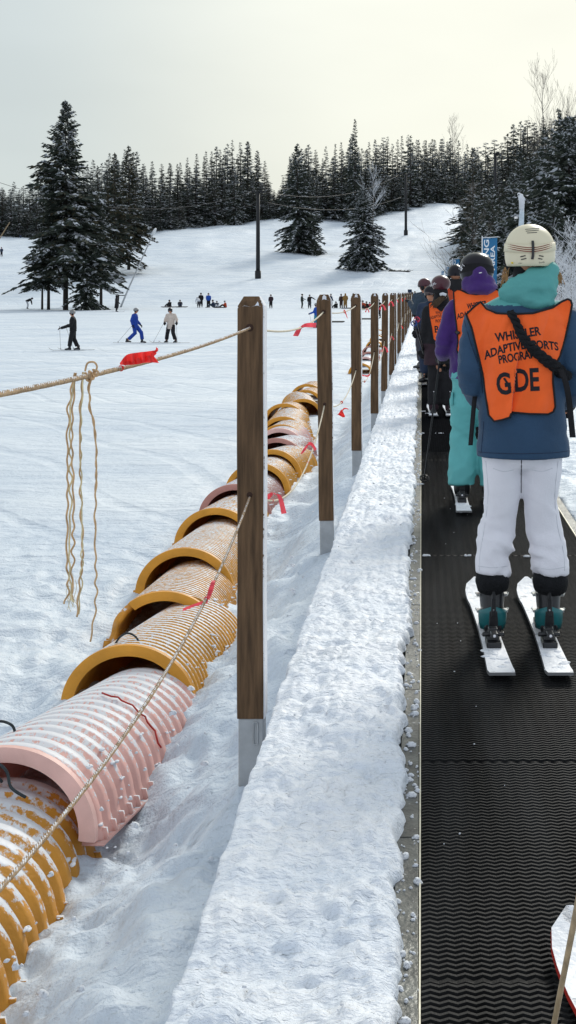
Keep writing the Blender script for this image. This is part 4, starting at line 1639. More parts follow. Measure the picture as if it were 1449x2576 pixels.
def hand(mb, wrist, out, up, s=1.0, curl=.7, fat=1.0, thumb=1):
    """palm, four unequal bent fingers and a thumb; out: towards the fingertips, up: back of the hand"""
    o = Vector(out).normalized()
    u = Vector(up); u = (u - o * u.dot(o)).normalized()
    sd_ = o.cross(u)
    w_ = Vector(wrist)
    pts = [w_, w_ + o * .035 * s, w_ + o * .085 * s]
    mb.tube(pts, [(.026 * s * fat, .019 * s * fat), (.040 * s * fat, .017 * s * fat), (.041 * s * fat, .014 * s * fat)], 10, ref=sd_)
    for k, ln in enumerate((.070, .080, .074, .056)):
        b = w_ + o * (.080 - .004 * abs(k - 1.3)) * s + sd_ * (.030 - .020 * k) * s * thumb
        d = o.copy()
        pp = [b]
        for q in range(3):
            d = (d * math.cos(curl * .8) - u * math.sin(curl * .8)).normalized() if q else (d * math.cos(curl * .4) - u * math.sin(curl * .4)).normalized()
            u2 = u
            pp.append(pp[-1] + d * ln * s * (.45, .32, .25)[q])
            o2 = d
        mb.tube(pp, [.0098 * s * fat, .0095 * s * fat, .0088 * s * fat, .0065 * s * fat], 7)
    b = w_ + o * .030 * s + sd_ * .034 * s * thumb
    mb.tube([b, b + (o * .5 + sd_ * .8 * thumb - u * .2).normalized() * .034 * s,
             b + (o * .5 + sd_ * .8 * thumb - u * .2).normalized() * .034 * s + (o * .9 + sd_ * .1 * thumb - u * .4).normalized() * .030 * s],
            [.013 * s * fat, .0115 * s * fat, .008 * s * fat], 7)


def head(mb, c, fwd, s=1.0):
    """skull, jaw, nose, brow, ears, lips"""
    c = Vector(c); f = Vector(fwd).normalized(); up = Vector((0, 0, 1)); sd_ = f.cross(up).normalized(); up = sd_.cross(f)
    rot = Matrix((sd_, f, up)).transposed()
    P = lambda a, b, d: c + (sd_ * a + f * b + up * d) * s
    mb.ell(P(0, -.008, .02), (.074 * s, .095 * s, .098 * s), 14, 10, rot=rot)
    mb.ell(P(0, .030, -.045), (.056 * s, .062 * s, .070 * s), 12, 8, rot=rot)
    mb.ell(P(0, .052, -.088), (.028 * s, .026 * s, .024 * s), 8, 6, rot=rot)
    mb.tube([P(0, .085, .022), P(0, .102, -.012), P(0, .112, -.030)], [.010 * s, .013 * s, .016 * s], 7)
    mb.tube([P(-.020, .090, -.058), P(0, .098, -.057), P(.020, .090, -.058)], [.006 * s, .009 * s, .006 * s], 6)
    mb.tube([P(-.045, .080, .030), P(0, .093, .034), P(.045, .080, .030)], .011 * s, 6)
    for k in (-1, 1):
        mb.ell(P(k * .076, -.005, -.005), (.010 * s, .020 * s, .032 * s), 8, 6, rot=rot)


def body(root, J, s=1.0, vox=.02, fwd=(0, 1, 0), gloves=False, fingers=True):
    """one continuous skin from the joints J"""
    mb = MB()
    V_ = {k: Vector(v) for k, v in J.items()}
    mb.tube([V_['pelvis'] - Vector((0, 0, .08 * s)), V_['pelvis'], V_['chest'], V_['neck'], V_['head'] - Vector((0, 0, .04 * s))],
            [(.115 * s, .085 * s), (.125 * s, .09 * s), (.135 * s, .09 * s), (.052 * s, .052 * s), (.050 * s, .05 * s)], 12, ref=(1, 0, 0))
    head(mb, V_['head'], fwd, s)
    for k in 'LR':
        mb.tube([V_['chest'] + (V_['sh' + k] - V_['chest']) * .4 + Vector((0, 0, .06 * s)), V_['sh' + k], V_['el' + k], V_['ha' + k]],
                [.05 * s, .052 * s, .040 * s, .028 * s], 10)
        hp = V_['hip' + k]
        mb.tube([hp, V_['kn' + k], V_['an' + k]], [.078 * s, .052 * s, .038 * s], 10)
        mb.tube([V_['an' + k], V_['an' + k] + Vector(fwd) * .04 * s - Vector((0, 0, .05 * s)), V_['an' + k] + Vector(fwd) * .14 * s - Vector((0, 0, .058 * s))],
                [.030 * s, .030 * s, .022 * s], 8)
        if fingers:
            o = (V_['ha' + k] - V_['el' + k]).normalized()
            hand(mb, V_['ha' + k], o, Vector((0, 0, 1)) if abs(o.z) < .8 else -Vector(fwd), s, .7, 1, 1 if k == 'L' else -1)
        else:
            o = (V_['ha' + k] - V_['el' + k]).normalized()
            mb.tube([V_['ha' + k], V_['ha' + k] + o * .14 * s], [.03 * s, .02 * s], 7)
    o = mb.build('body', 'skin', root)
    fuse(o, vox, 3)
    return o


def glove(root, J, k, material, s=1.0, fwd=(0, 1, 0), vox=None):
    mb = MB()
    h, e = Vector(J['ha' + k]), Vector(J['el' + k])
    o = (h - e).normalized()
    mb.tube([h - o * .06 * s, h + o * .01 * s], [.045 * s, .040 * s], 10)
    hand(mb, h, o, Vector((0, 0, 1)) if abs(o.z) < .8 else -Vector(fwd), s * 1.12, .9, 1.45, 1 if k == 'L' else -1)
    ob = mb.build('glove', material, root)
    if vox:
        fuse(ob, vox, 2)
    return ob


def helmet(root, c, s, material, yaw=0, goggle='goggle', strap='black_cloth'):
    """shell, goggles on the front, strap"""
    c = Vector(c)
    rot = Matrix.Rotation(yaw, 3, 'Z')
    n, m = 20, 12
    vs, fs = [], []
    for i in range(m + 1):
        th = R(112) * i / m
        for j in range(n):
            a = 2 * PI * j / n
            front = math.sin(a)
            t_ = th if front < .3 else th * (1 - .22 * (front - .3))
            vs.append(c + rot @ Vector((.112 * s * math.sin(t_) * math.cos(a), .135 * s * math.sin(t_) * math.sin(a), .02 * s + .118 * s * math.cos(t_))))
    for i in range(m):
        for j in range(n):
            fs.append((i * n + j, (i + 1) * n + j, (i + 1) * n + (j + 1) % n, i * n + (j + 1) % n))
    mb = MB(); mb.add(vs, fs)
    h = mb.build('helmet', material, root)
    for k in (-1, 1):
        mb = MB()
        mb.ell(c + rot @ Vector((k * .095 * s, -.01 * s, -.05 * s)), (.022 * s, .045 * s, .05 * s), 10, 8, rot=rot)
        mb.build('ear_pad', 'black_cloth', root)
    mb = MB()
    pts = []
    for i in range(11):
        a = R(25 + 130 * i / 10)
        pts.append(c + rot @ Vector((.092 * s * math.cos(a), .125 * s * math.sin(a), -.005 * s)))
    mb.tube(pts, [(.035 * s, .016 * s)] * 11, 8, ref=(0, 0, 1))
    mb.build('goggles', goggle, root)
    return h


def ski(name_label, tail, tip, width=.10, material='ski_top', side='ski_edge', rise=.07, group=None, z=.012, boot=None, snowy=True):
    """a ski from tail to tip (ground points)"""
    a, b = Vector(tail), Vector(tip)
    L_ = (b - a).length
    d = (b - a).normalized()
    sd_ = Vector((d.y, -d.x, 0)).normalized()
    t = thing('ski', name_label, 'ski', a, 0, group)
    n = 26
    top, vs, fs, mi = [], [], [], []
    for i in range(n + 1):
        u_ = i / n
        w_ = width * (.5 + .0 * u_)
        w_ *= (1 - .20 * math.sin(PI * min(1, u_ / .86)))
        w_ *= 1.06 if u_ > .8 else 1
        if u_ > .93:
            w_ *= max(.12, 1 - ((u_ - .93) / .07) ** 2.2 * .88)
        if u_ < .015:
            w_ *= .9
        zz = z + rise * max(0, (u_ - .86) / .14) ** 1.8 + .012 * max(0, (.06 - u_) / .06)
        p = d * (L_ * u_) + Vector((0, 0, zz))
        vs += [p - sd_ * w_ + Vector((0, 0, .012)), p + sd_ * w_ + Vector((0, 0, .012)), p + sd_ * (w_ + .002), p - sd_ * (w_ + .002)]
    for i in range(n):
        o = i * 4
        for j in range(4):
            fs.append((o + j, o + (j + 1) % 4, o + 4 + (j + 1) % 4, o + 4 + j)); mi.append(0 if j == 0 else 1)
    fs += [(3, 2, 1, 0), (n * 4, n * 4 + 1, n * 4 + 2, n * 4 + 3)]; mi += [1, 1]
    mb = MB(); mb.add(vs, fs); mb.m = mi
    mb.build('deck', [material, side], t, smooth=False)
    if boot is not None:
        # heel and toe pieces of the binding
        for (off, kind) in ((boot - .02, 'h'), (boot + .33, 't')):
            c = d * off + Vector((0, 0, z + .012))
            mb = MB()
            rot = Matrix((sd_, d, Vector((0, 0, 1)))).transposed()
            mb.box(c + Vector((0, 0, .012)), (.062, .11, .024), rot=rot)
            mb.box(c + Vector((0, 0, .045)) + d * (.02 if kind == 'h' else -.01), (.050, .055, .05), rot=rot, taper=.75)
            if kind == 'h':
                mb.box(c + Vector((0, 0, .055)) - d * .035, (.034, .07, .018), rot=rot, taper=.8)
                mb.tube([c + Vector((0, 0, .045)) - sd_ * .045, c + Vector((0, 0, .045)) + sd_ * .045], .010, 8)
            mb.build('binding', 'boot_black', t, smooth=False, bevel=.004)
            if kind == 'h':
                mb = MB(); q = c + Vector((0, 0, .055)) - d * .0715
                mb.tube([q, q - d * .003], .006, 10)
                mb.build('binding_screw', 'white_print', t)
                # snow packed on the tail
                mb = MB(); rng_ = random.Random(int(off * 1000) + int(a.x * 999))
                for k in range(14):
                    p = d * rng_.uniform(.02, max(.05, boot - .09)) + sd_ * rng_.uniform(-.4, .4) * width + Vector((0, 0, z + .011))
                    mb.ell(p, (.012 + .012 * rng_.random(), .012 + .014 * rng_.random(), .003 + .003 * rng_.random()), 8, 5)
                if snowy:
                    struct(mb.build('packed_snow', 'snow_clean', t), 'stuff')
    return t


def pole(label, grip, tip, r=.0075, material='pole_black', basket='pole_black', group=None, grip_r=.015, strap=False):
    g_, p_ = Vector(grip), Vector(tip)
    t = thing('ski_pole', label, 'ski pole', p_, 0, group)
    d = (g_ - p_); L_ = d.length; d.normalize()
    mb = MB(); mb.tube([Vector((0, 0, 0)), d * .03, d * .06, d * (L_ - .1)], [.003, r * .7, r * .8, r], 8); mb.build('shaft', material, t)
    mb = MB(); mb.tube([d * (L_ - .13), d * (L_ - .10), d * (L_ - .05), d * L_], [grip_r * .7, grip_r, grip_r * .85, grip_r * 1.1], 8); mb.build('grip', 'boot_black', t)
    mb = MB()
    s_ = d.orthogonal().normalized(); u_ = d.cross(s_)
    pts = [d * .06 + s_ * (.034 * math.cos(a)) + u_ * (.034 * math.sin(a)) for a in [2 * PI * i / 14 for i in range(15)]]
    mb.tube(pts, .006, 5, cap=False)
    for i in range(4):
        a = PI / 2 * i
        mb.tube([d * .07, d * .06 + s_ * (.034 * math.cos(a)) + u_ * (.034 * math.sin(a))], .005, 5)
    mb.build('basket', basket, t)
    return t


# ------------------------------------------------------------------ figures seen small
DEF = dict(pelvis=(0, 0, .93), chest=(0, .01, 1.30), neck=(0, .01, 1.47), head=(0, .03, 1.62),
           shL=(-.19, 0, 1.40), elL=(-.27, -.02, 1.13), haL=(-.24, .14, .96), shR=(.19, 0, 1.40), elR=(.27, -.02, 1.13), haR=(.24, .14, .96),
           hipL=(-.10, 0, .90), knL=(-.12, .05, .50), anL=(-.13, 0, .11), hipR=(.10, 0, .90), knR=(.12, .05, .50), anR=(.13, 0, .11))
SIT = dict(pelvis=(0, 0, .14), chest=(0, .06, .50), neck=(0, .10, .66), head=(0, .14, .80), shL=(-.19, .06, .60), shR=(.19, .06, .60),
           elL=(-.26, .20, .38), haL=(-.16, .42, .40), elR=(.26, .20, .38), haR=(.16, .42, .40),
           hipL=(-.10, .04, .12), knL=(-.15, .45, .40), anL=(-.16, .80, .12), hipR=(.10, .04, .12), knR=(.15, .45, .40), anR=(.16, .80, .12))
BEND = dict(chest=(0, .30, 1.10), neck=(0, .42, 1.18), head=(0, .54, 1.20), shL=(-.19, .36, 1.12), shR=(.19, .36, 1.12),
            elL=(-.24, .45, .86), haL=(-.18, .50, .62), elR=(.24, .45, .86), haR=(.18, .50, .62), pelvis=(0, -.08, .90),
            hipL=(-.10, -.06, .88), hipR=(.10, -.06, .88))


def figure(label, loc, rotz, cols, pose=None, s=1.0, vox=.035, coat=.0, group=None, face=True, brim=False, head_yaw=0, detail=False, hood=None):
    """cols: jacket, trousers, helmet"""
    J = dict(DEF)
    if pose:
        J.update(pose)
    J = {k: Vector(v) * s for k, v in J.items()}
    t = thing('person', label, 'person', loc, rotz, group)
    f = Vector((math.sin(-head_yaw), math.cos(head_yaw), 0))
    body(t, J, s, vox * .8, (0, 1, 0) if not head_yaw else tuple(f), fingers=detail)
    mb = MB()
    pv, ch, nk = J['pelvis'], J['chest'], J['neck']
    low = pv - (ch - pv).normalized() * (.10 + coat) * s
    mb.tube([low, pv, ch, ch.lerp(nk, .55), nk + (nk - ch) * .10], [((.21 + coat * .14) * s, (.16 + coat * .13) * s), (.20 * s, .155 * s), (.215 * s, .16 * s), (.17 * s, .13 * s), (.085 * s, .085 * s)], 14, ref=(1, 0, 0))
    for k in 'LR':
        mb.tube([ch + (J['sh' + k] - ch) * .5 + Vector((0, 0, .04 * s)), J['sh' + k], J['el' + k], J['ha' + k]], [.09 * s, .096 * s, .082 * s, .064 * s], 10)
    o = mb.build('jacket', cols[0], t)
    fuse(o, vox, 4)
    wrinkle(o, .012 * s, (9, 9, 16), 3)
    mb = MB()
    mb.tube([pv + (ch - pv) * .25, pv - (ch - pv).normalized() * .06 * s], [(.15 * s, .12 * s), (.155 * s, .125 * s)], 12, ref=(1, 0, 0))
    for k in 'LR':
        mb.tube([J['hip' + k], J['kn' + k], J['an' + k] + (J['kn' + k] - J['an' + k]) * .16], [.125 * s, .102 * s, .096 * s], 10)
    o = mb.build('trousers', cols[1], t)
    fuse(o, vox, 3)
    wrinkle(o, .010 * s, (9, 9, 16), 5)
    if hood:
        mb = MB(); mb.ell(J['head'] + Vector((0, -.02, .0)) * s, (.105 * s, .12 * s, .14 * s), 12, 10)
        mb.ell(J['head'] + Vector((0, -.02, -.12)) * s, (.12 * s, .11 * s, .08 * s), 12, 8)
        mb.build('hood', hood, t)
    elif cols[2]:
        helmet(t, J['head'] + Vector((0, 0, .015)) * s, s, cols[2], head_yaw)
    for k in 'LR':
        mb = MB()
        a = J['an' + k]
        mb.tube([a + Vector((0, -.02, .10)) * s, a + Vector((0, -.02, -.02)) * s], [.062 * s, .058 * s], 10)
        mb.tube([a + Vector((0, -.09, -.055)) * s, a + Vector((0, .05, -.05)) * s, a + Vector((0, .19, -.07)) * s], [(.05 * s, .05 * s), (.05 * s, .045 * s), (.035 * s, .03 * s)], 10, ref=(1, 0, 0))
        mb.build('boot', 'boot_black', t)
        if detail:
            glove(t, J, k, cols[3] if len(cols) > 3 else 'black_cloth', s)
        else:
            mb = MB(); o_ = (J['ha' + k] - J['el' + k]).normalized()
            mb.tube([J['ha' + k] - o_ * .03 * s, J['ha' + k] + o_ * .06 * s, J['ha' + k] + o_ * .13 * s], [.045 * s, .05 * s, .025 * s], 8)
            mb.build('glove', cols[3] if len(cols) > 3 else 'black_cloth', t)
    if detail and face:
        mb = MB()
        for k in (-1, 1):
            mb.ell(J['head'] + Vector((k * .03 * s, .078 * s, .005 * s)), .010 * s, 8, 6)
    return t, J


def xf(loc, rotz, p):
    return Vector(loc) + Matrix.Rotation(rotz, 3, 'Z') @ Vector(p)


def skis_for(who, loc, rotz, J, L_=1.6, mat_='ski_dark', yaw=0, z=.0, lab=('left', 'right')):
    for k, l in zip('LR', lab):
        a = J['an' + k]
        m_ = Matrix.Rotation(rotz + yaw, 3, 'Z')
        c = xf(loc, rotz, (a.x, a.y, 0)); c.z = loc[2] + max(0, a.z - .125)
        d = m_ @ Vector((0, 1, 0))
        ski('%s ski of the %s' % (l, who), c - d * L_ * .45, c + d * L_ * .55, .09, mat_, z=.0, rise=.10, group=None, snowy=False)


def place(px, Y, dy=0):
    x, y, z = gp(px, Y)
    return (x, y, z + dy)


# --- three skiers crossing the field on the left
loc = place(184, 61.5, .02); rz = R(98)
t, J = figure('black clad skier at the left holding a ski pole out in front', loc, rz, ('black_cloth', 'black_cloth', 'helmet_grey', 'brown_cloth'),
              dict(shL=(-.19, 0, 1.40), elL=(-.27, .06, 1.10), haL=(-.20, .50, .98), elR=(.26, .05, 1.12), haR=(.16, .30, 1.08), knL=(-.12, .09, .50), anL=(-.12, .16, .11),
                   knR=(.12, -.02, .50), anR=(.12, -.20, .11)), 1.0, .022, detail=True)
skis_for('black clad skier on the left of the field', loc, rz, J, 1.6)
pole('ski pole standing in front of the black clad skier', xf(loc, rz, (-.20, .56, 1.06)), xf(loc, rz, (-.16, .52, .02)), material='pole_grey')
pole('second ski pole of the black clad skier, held against the body', xf(loc, rz, (.20, .36, 1.1)), xf(loc, rz, (.42, .02, .02)), material='pole_grey')

loc = place(339, 70, .02); rz = R(-96)
t, J = figure('skier in an all blue suit and pale helmet walking to the right', loc, rz, ('blue_cloth', 'blue_cloth', 'helmet_grey', 'black_cloth'),
              dict(pelvis=(0, 0, .90), knL=(-.11, .30, .53), anL=(-.12, .36, .11), knR=(.11, .05, .50), anR=(.12, -.34, .14), elL=(-.27, .02, 1.12), haL=(-.24, .22, .92),
                   elR=(.27, -.08, 1.12), haR=(.25, -.02, .90), head=(0, .06, 1.62)), 1.0, .022, detail=True)
skis_for('skier in the blue suit', loc, rz, J, 1.65)
pole('ski pole trailing behind the skier in the blue suit', xf(loc, rz, (.25, .02, .98)), xf(loc, rz, (.30, -.80, .02)), material='pole_grey')

loc = place(430, 70, .02); rz = R(160)
t, J = figure('skier in a cream coat, black trousers and black helmet with a pole in each hand', loc, rz, ('cream_cloth', 'black_cloth', 'helmet_black', 'black_cloth'),
              dict(elL=(-.34, .02, 1.16), haL=(-.44, .20, 1.02), elR=(.30, .04, 1.14), haR=(.20, .26, 1.0), knL=(-.16, .06, .5), anL=(-.26, 0, .11), knR=(.16, .06, .5), anR=(.26, 0, .11), head=(.01, .06, 1.61)),
              1.0, .022, coat=.14, detail=True)
skis_for('skier in the cream coat', loc, rz, J, 1.6, yaw=R(-75))
pole('upright ski pole at the right of the skier in the cream coat', xf(loc, rz, (-.46, .26, 1.12)), xf(loc, rz, (-.48, .22, .02)), material='pole_grey')
pole('slanting ski pole at the left of the skier in the cream coat', xf(loc, rz, (.18, .30, 1.08)), xf(loc, rz, (.74, .46, .02)), material='pole_grey')

loc = place(796, 92, .02); rz = R(70)
t, J = figure('child in a blue jacket, teal trousers and white striped helmet next to the second post', loc, rz, ('royal_cloth', 'teal_cloth', 'helmet_grey', 'black_cloth'),
              dict(elL=(-.25, .10, 1.12), haL=(-.2, .42, 1.02)), .93, .03)
skis_for('child in blue and teal', loc, rz, J, 1.3)
pole('ski pole of the child in blue and teal', xf(loc, rz, (-.2, .42, 1.0)), xf(loc, rz, (-.2, .22, .02)), material='pole_grey')

# --- person in a long black coat by the trees, and one bending
loc = place(293, 148, .02); rz = R(-75)
t, J = figure('person in a long black coat gliding past the spruce on skis', loc, rz, ('black_cloth', 'black_cloth', None), dict(elL=(-.3, .1, 1.1), haL=(-.3, .3, .9)), 1.02, .04, coat=.48, hood='black_cloth')
skis_for('person in the long black coat', loc, rz, J, 1.6)
loc = place(69, 165, .02); rz = R(-80)
t, J = figure('skier bending forward in black jacket and white trousers left of the spruce', loc, rz, ('black_cloth', 'white_cloth', 'helmet_black'), BEND, 1.0, .045)
skis_for('bending skier left of the spruce', loc, rz, J, 1.6)
for (px, Y, lab, sc_) in ((4, 262, 'tiny dark skier far up the slope at the left border', 1.0), (52, 300, 'tiny dark figure sitting far up the slope at the left', .9)):
    figure(lab, place(px, Y, .02), R(40), ('navy_cloth', 'black_cloth', 'helmet_black'), None if px < 10 else SIT, sc_, .06)

# --- the row of people across the far edge of the field
ROW = [
    (428, 174, SIT, 150, ('black_cloth', 'black_cloth', 'helmet_black'), 1.0, 'seated snowboarder in black, leftmost of the far row'),
    (453, 174, SIT, 190, ('grey_cloth', 'navy_cloth', 'helmet_grey'), 1.0, 'seated snowboarder in grey beside the leftmost one'),
    (500, 173, BEND, 30, ('white_cloth', 'grey_cloth', 'helmet_grey'), .95, 'person in white bending down in the far row'),
    (505.5, 175, None, 10, ('black_cloth', 'black_cloth', 'helmet_black'), 1.04, 'person in black standing behind the bending one in white'),
    (524.5, 174, None, 5, ('royal_cloth', 'black_cloth', 'helmet_black'), 1.04, 'person in a bright blue jacket standing in the far row'),
    (538, 174, SIT, 120, ('navy_cloth', 'slate_cloth', 'helmet_black'), 1.05, 'person in navy sitting right of the blue jacket'),
    (545, 173, SIT, 200, ('slate_cloth', 'white_cloth', 'helmet_grey'), .95, 'person in slate and white sitting on the snow right of the blue jacket'),
    (568, 174, SIT, 80, ('orange_cloth', 'black_cloth', 'helmet_grey'), .95, 'person in an orange jacket sitting alone in the far row'),
    (681.5, 172, None, 170, ('maroon_cloth', 'black_cloth', 'helmet_black'), .98, 'person in dark maroon standing right of the nearest post'),
    (759.5, 168, dict(haL=(-.2, .35, 1.1), elL=(-.25, .15, 1.15)), -80, ('green_cloth', 'green_cloth', 'helmet_black'), 1.0, 'person in dark green facing right in the far row'),
    (779, 168, dict(elL=(-.45, .05, 1.30), haL=(-.68, .12, 1.16)), 170, ('black_cloth', 'grey_cloth', 'helmet_grey'), .96, 'person in black with an arm stretched out to the one in green'),
    (832, 172, None, -40, ('navy_cloth', 'black_cloth', 'helmet_grey'), 1.0, 'person standing behind the second post, only the head showing'),
    (846.5, 170, SIT, 150, ('green_cloth', 'black_cloth', 'helmet_black'), .9, 'person in dark green sitting just right of the second post'),
    (858.5, 170, None, 160, ('brown_cloth', 'brown_cloth', 'helmet_black'), 1.0, 'person in dark brown standing right of the second post'),
    (868.8, 169, None, 20, ('mustard_cloth', 'mustard_cloth', None), 1.06, 'person in a mustard yellow suit standing in the far row'),
    (889, 170, None, 150, ('navy_cloth', 'black_cloth', 'helmet_black'), 1.04, 'person standing behind the third post with only the helmet showing'),
    (913, 160, SIT, 170, ('orange_cloth', 'black_cloth', 'helmet_grey'), 1.15, 'person in orange and black sitting between third and fourth post'),
    (921, 161, SIT, 200, ('brown_cloth', 'black_cloth', 'helmet_grey'), 1.0, 'person in brown sitting close behind the one in orange'),
    (929.5, 162, SIT, 190, ('pink_cloth', 'black_cloth', 'helmet_grey'), .9, 'person in pink sitting left of the fourth post'),
    (953, 118, None, 30, ('black_cloth', 'black_cloth', 'helmet_black'), .92, 'person in black standing half hidden right of the fourth post'),
]
for (px, Y, ps, rz, cl, sc_, lab) in ROW:
    figure(lab, place(px, Y, .02), R(rz), cl, ps, sc_, .045, hood='mustard_cloth' if cl[2] is None else None)
# boards lying by the seated people
def board(label, px, Y, rz, L_, col):
    x, y, z = gp(px, Y)
    mb = MB()
    n = 14
    vs, fs = [], []
    for i in range(n + 1):
        u_ = -1 + 2 * i / n
        w_ = .14 * (1 - max(0, abs(u_) - .8) / .2 * .7)
        zz = .03 + .22 * max(0, abs(u_) - .75) ** 1.5
        vs += [(u_ * L_ / 2, -w_, zz), (u_ * L_ / 2, w_, zz), (u_ * L_ / 2, w_, zz + .03), (u_ * L_ / 2, -w_, zz + .03)]
    for i in range(n):
        for j in range(4):
            fs.append((i * 4 + j, i * 4 + 4 + j, i * 4 + 4 + (j + 1) % 4, i * 4 + (j + 1) % 4))
    fs += [(0, 1, 2, 3), (n * 4 + 3, n * 4 + 2, n * 4 + 1, n * 4)]
    mb.add(vs, fs)
    o = mb.build('snowboard', col, None, smooth=False)
    o.location = (x, y, z + .05); o.rotation_euler = (R(18), 0, R(rz))
    tag(o, label, 'snowboard')
board('dark red snowboard of the leftmost seated snowboarder', 424, 172.6, 4, 1.9, 'maroon_cloth')
board('black snowboard of the seated snowboarder in grey', 456, 172.6, -3, 1.7, 'black_cloth')
board('dark snowboard in front of the seated people in slate', 553, 172.2, 5, 1.7, 'black_cloth')
board('black snowboard lying right of the second post', 847, 104, 3, 1.2, 'black_cloth')
board('reddish snowboard lying by the mustard suit', 873, 168, 3, 1.5, 'maroon_cloth')
board('black snowboard between third and fourth post', 925, 112, 3, 1.9, 'black_cloth')
# ================================================================== the queue on the carpet
def ev(pl, t):
    """point at fraction t of a polyline"""
    P = [Vector((a[0], a[1], 0)) for a in pl]
    L_ = [(b - a).length for a, b in zip(P[:-1], P[1:])]
    tot = sum(L_); s_ = t * tot
    for i, l in enumerate(L_):
        if s_ <= l or i == len(L_) - 1:
            return P[i].lerp(P[i + 1], min(1, s_ / l if l else 0))
        s_ -= l


def vest(root, bvh, T, B, Lc, Rc, Y0, off, material, nu=64, nv=72, step=None, wr=.004, seed=3, extra=None, pipe_r=.0045, closed=True):
    """cloth panel given by its four border lines, laid on the back"""
    Tn = lambda u: ev(T, u); Bn = lambda u: ev(B, u); Ln = lambda v: ev(Lc, v); Rn = lambda v: ev(Rc, v)
    c00, c10, c01, c11 = Tn(0), Tn(1), Bn(0), Bn(1)
    PX = np.zeros((nv, nu)); PY = np.zeros((nv, nu)); D = np.full((nv, nu), np.nan)
    for i in range(nv):
        v = i / (nv - 1)
        for j in range(nu):
            u = j / (nu - 1)
            p = Tn(u) * (1 - v) + Bn(u) * v + Ln(v) * (1 - u) + Rn(v) * u - (c00 * (1 - u) * (1 - v) + c10 * u * (1 - v) + c01 * (1 - u) * v + c11 * u * v)
            PX[i, j], PY[i, j] = p.x, p.y
            h, d = hit(bvh, p.x, p.y)
            if h is not None:
                D[i, j] = h.y
    D0 = np.where(np.isnan(D), 99, D)
    D[np.isnan(D)] = Y0
    D = np.minimum(D, Y0)
    for it in range(14):
        q = np.pad(D, 1, 'edge')
        D = np.minimum(D, .2 * D + .2 * (q[:-2, 1:-1] + q[2:, 1:-1] + q[1:-1, :-2] + q[1:-1, 2:])) if it < 5 else .2 * D + .2 * (q[:-2, 1:-1] + q[2:, 1:-1] + q[1:-1, :-2] + q[1:-1, 2:])
    D = D - off
    P3 = np.stack([(PX.ravel() + .35 * PY.ravel()) / 48, PY.ravel() / 105, np.zeros(PX.size)], 1)
    D = D - (fbm(P3, 3, seed) * wr * 2).reshape(D.shape)
    if step is not None:
        D = D - step(PX, PY)
    if extra is not None:
        D = D - extra(PX, PY)
    q = np.pad(D0, 1, 'edge')
    near = np.minimum.reduce([q[1:-1, 1:-1], q[:-2, 1:-1], q[2:, 1:-1], q[1:-1, :-2], q[1:-1, 2:]])
    D = np.minimum(D, near - .006)
    pts = np.zeros((nv * nu, 3))
    o_ = np.array(root.location)
    for k, (a, b, d) in enumerate(zip(PX.ravel(), PY.ravel(), D.ravel())):
        pts[k] = W(a, b, d)
    g = grid_mesh('vest', pts - o_, nv, nu, material)
    g.parent = root
    md = g.modifiers.new('thick', 'SOLIDIFY'); md.thickness = .004; md.offset = 0
    md = g.modifiers.new('es', 'EDGE_SPLIT'); md.split_angle = R(60)
    G = pts.reshape(nv, nu, 3)
    fwd = np.array([0, -.003, 0])
    ring = [G[0, j] for j in range(nu)] + [G[i, nu - 1] for i in range(1, nv)] + [G[nv - 1, j] for j in range(nu - 2, -1, -1)] + [G[i, 0] for i in range(nv - 2, 0, -1)]
    mb = MB(); mb.tube([p + fwd for p in ring] + [ring[0] + fwd], pipe_r, 6, cap=False)
    mb.build('vest_piping', 'piping', root, origin=root.location)
    return g, bvh_of([g]), G


def lettering(root, bvh, txt, x0, y0, x1, y1, hpx, material='print_black', bold=.012, sag=0, name='lettering', spacing=1.0, slant=0, off=.0035):
    me = text_mesh(txt, bold, 3, spacing)
    bm = bmesh.new(); bm.from_mesh(me)
    bmesh.ops.triangulate(bm, faces=bm.faces[:])
    bmesh.ops.subdivide_edges(bm, edges=[e for e in bm.edges if e.calc_length() > .22], cuts=2, use_grid_fill=True)
    bmesh.ops.triangulate(bm, faces=bm.faces[:])
    bm.to_mesh(me); bm.free()
    P = coords(me)
    mn, mx = P.min(0), P.max(0)
    a = (P[:, 0] - mn[0]) / (mx[0] - mn[0]); b = (P[:, 1] - mn[1]) / (mx[1] - mn[1])
    d = np.array([x1 - x0, y1 - y0], float); ln = np.hypot(*d); d /= ln
    up = np.array([d[1], -d[0]])
    Q = np.zeros_like(P); last = 5
    for k in range(len(P)):
        px = x0 + d[0] * a[k] * ln + up[0] * b[k] * hpx + slant * b[k] * hpx * d[0]
        py = y0 + d[1] * a[k] * ln + up[1] * b[k] * hpx + sag * 4 * a[k] * (1 - a[k])
        h, dr = hit(bvh, px, py)
        if h is None:
            h = EYE + dr * (last / dr.y)
        last = h.y
        Q[k] = np.array(h - dr * off)
    set_coords(me, Q - np.array(root.location))
    me.materials.clear(); me.materials.append(M[material])
    o = bpy.data.objects.new(name, me); C.objects.link(o); o.parent = root
    return o


def pxr(Y, r):
    return r * Y / FOC


def ptube(mb, pts, Y, n=14, mi=0, flat=None, ref=None):
    """pts: (x, y, depth offset, radius) in photograph units"""
    P = [W(a, b, Y + c) for a, b, c, r in pts]
    rad = [pxr(Y, r) if flat is None else (pxr(Y, r), pxr(Y, r) * flat) for a, b, c, r in pts]
    mb.tube(P, rad, n, mi, ref=ref)


def prings(mb, rows, Y, n=28):
    """rows: (y, cx, rx px, ry metres, depth offset)"""
    mb.rings([(W(cx, y, Y + dy)[0], Y + dy, W(cx, y, Y + dy)[2], pxr(Y, rx), ry) for (y, cx, rx, ry, dy) in rows], n=n)


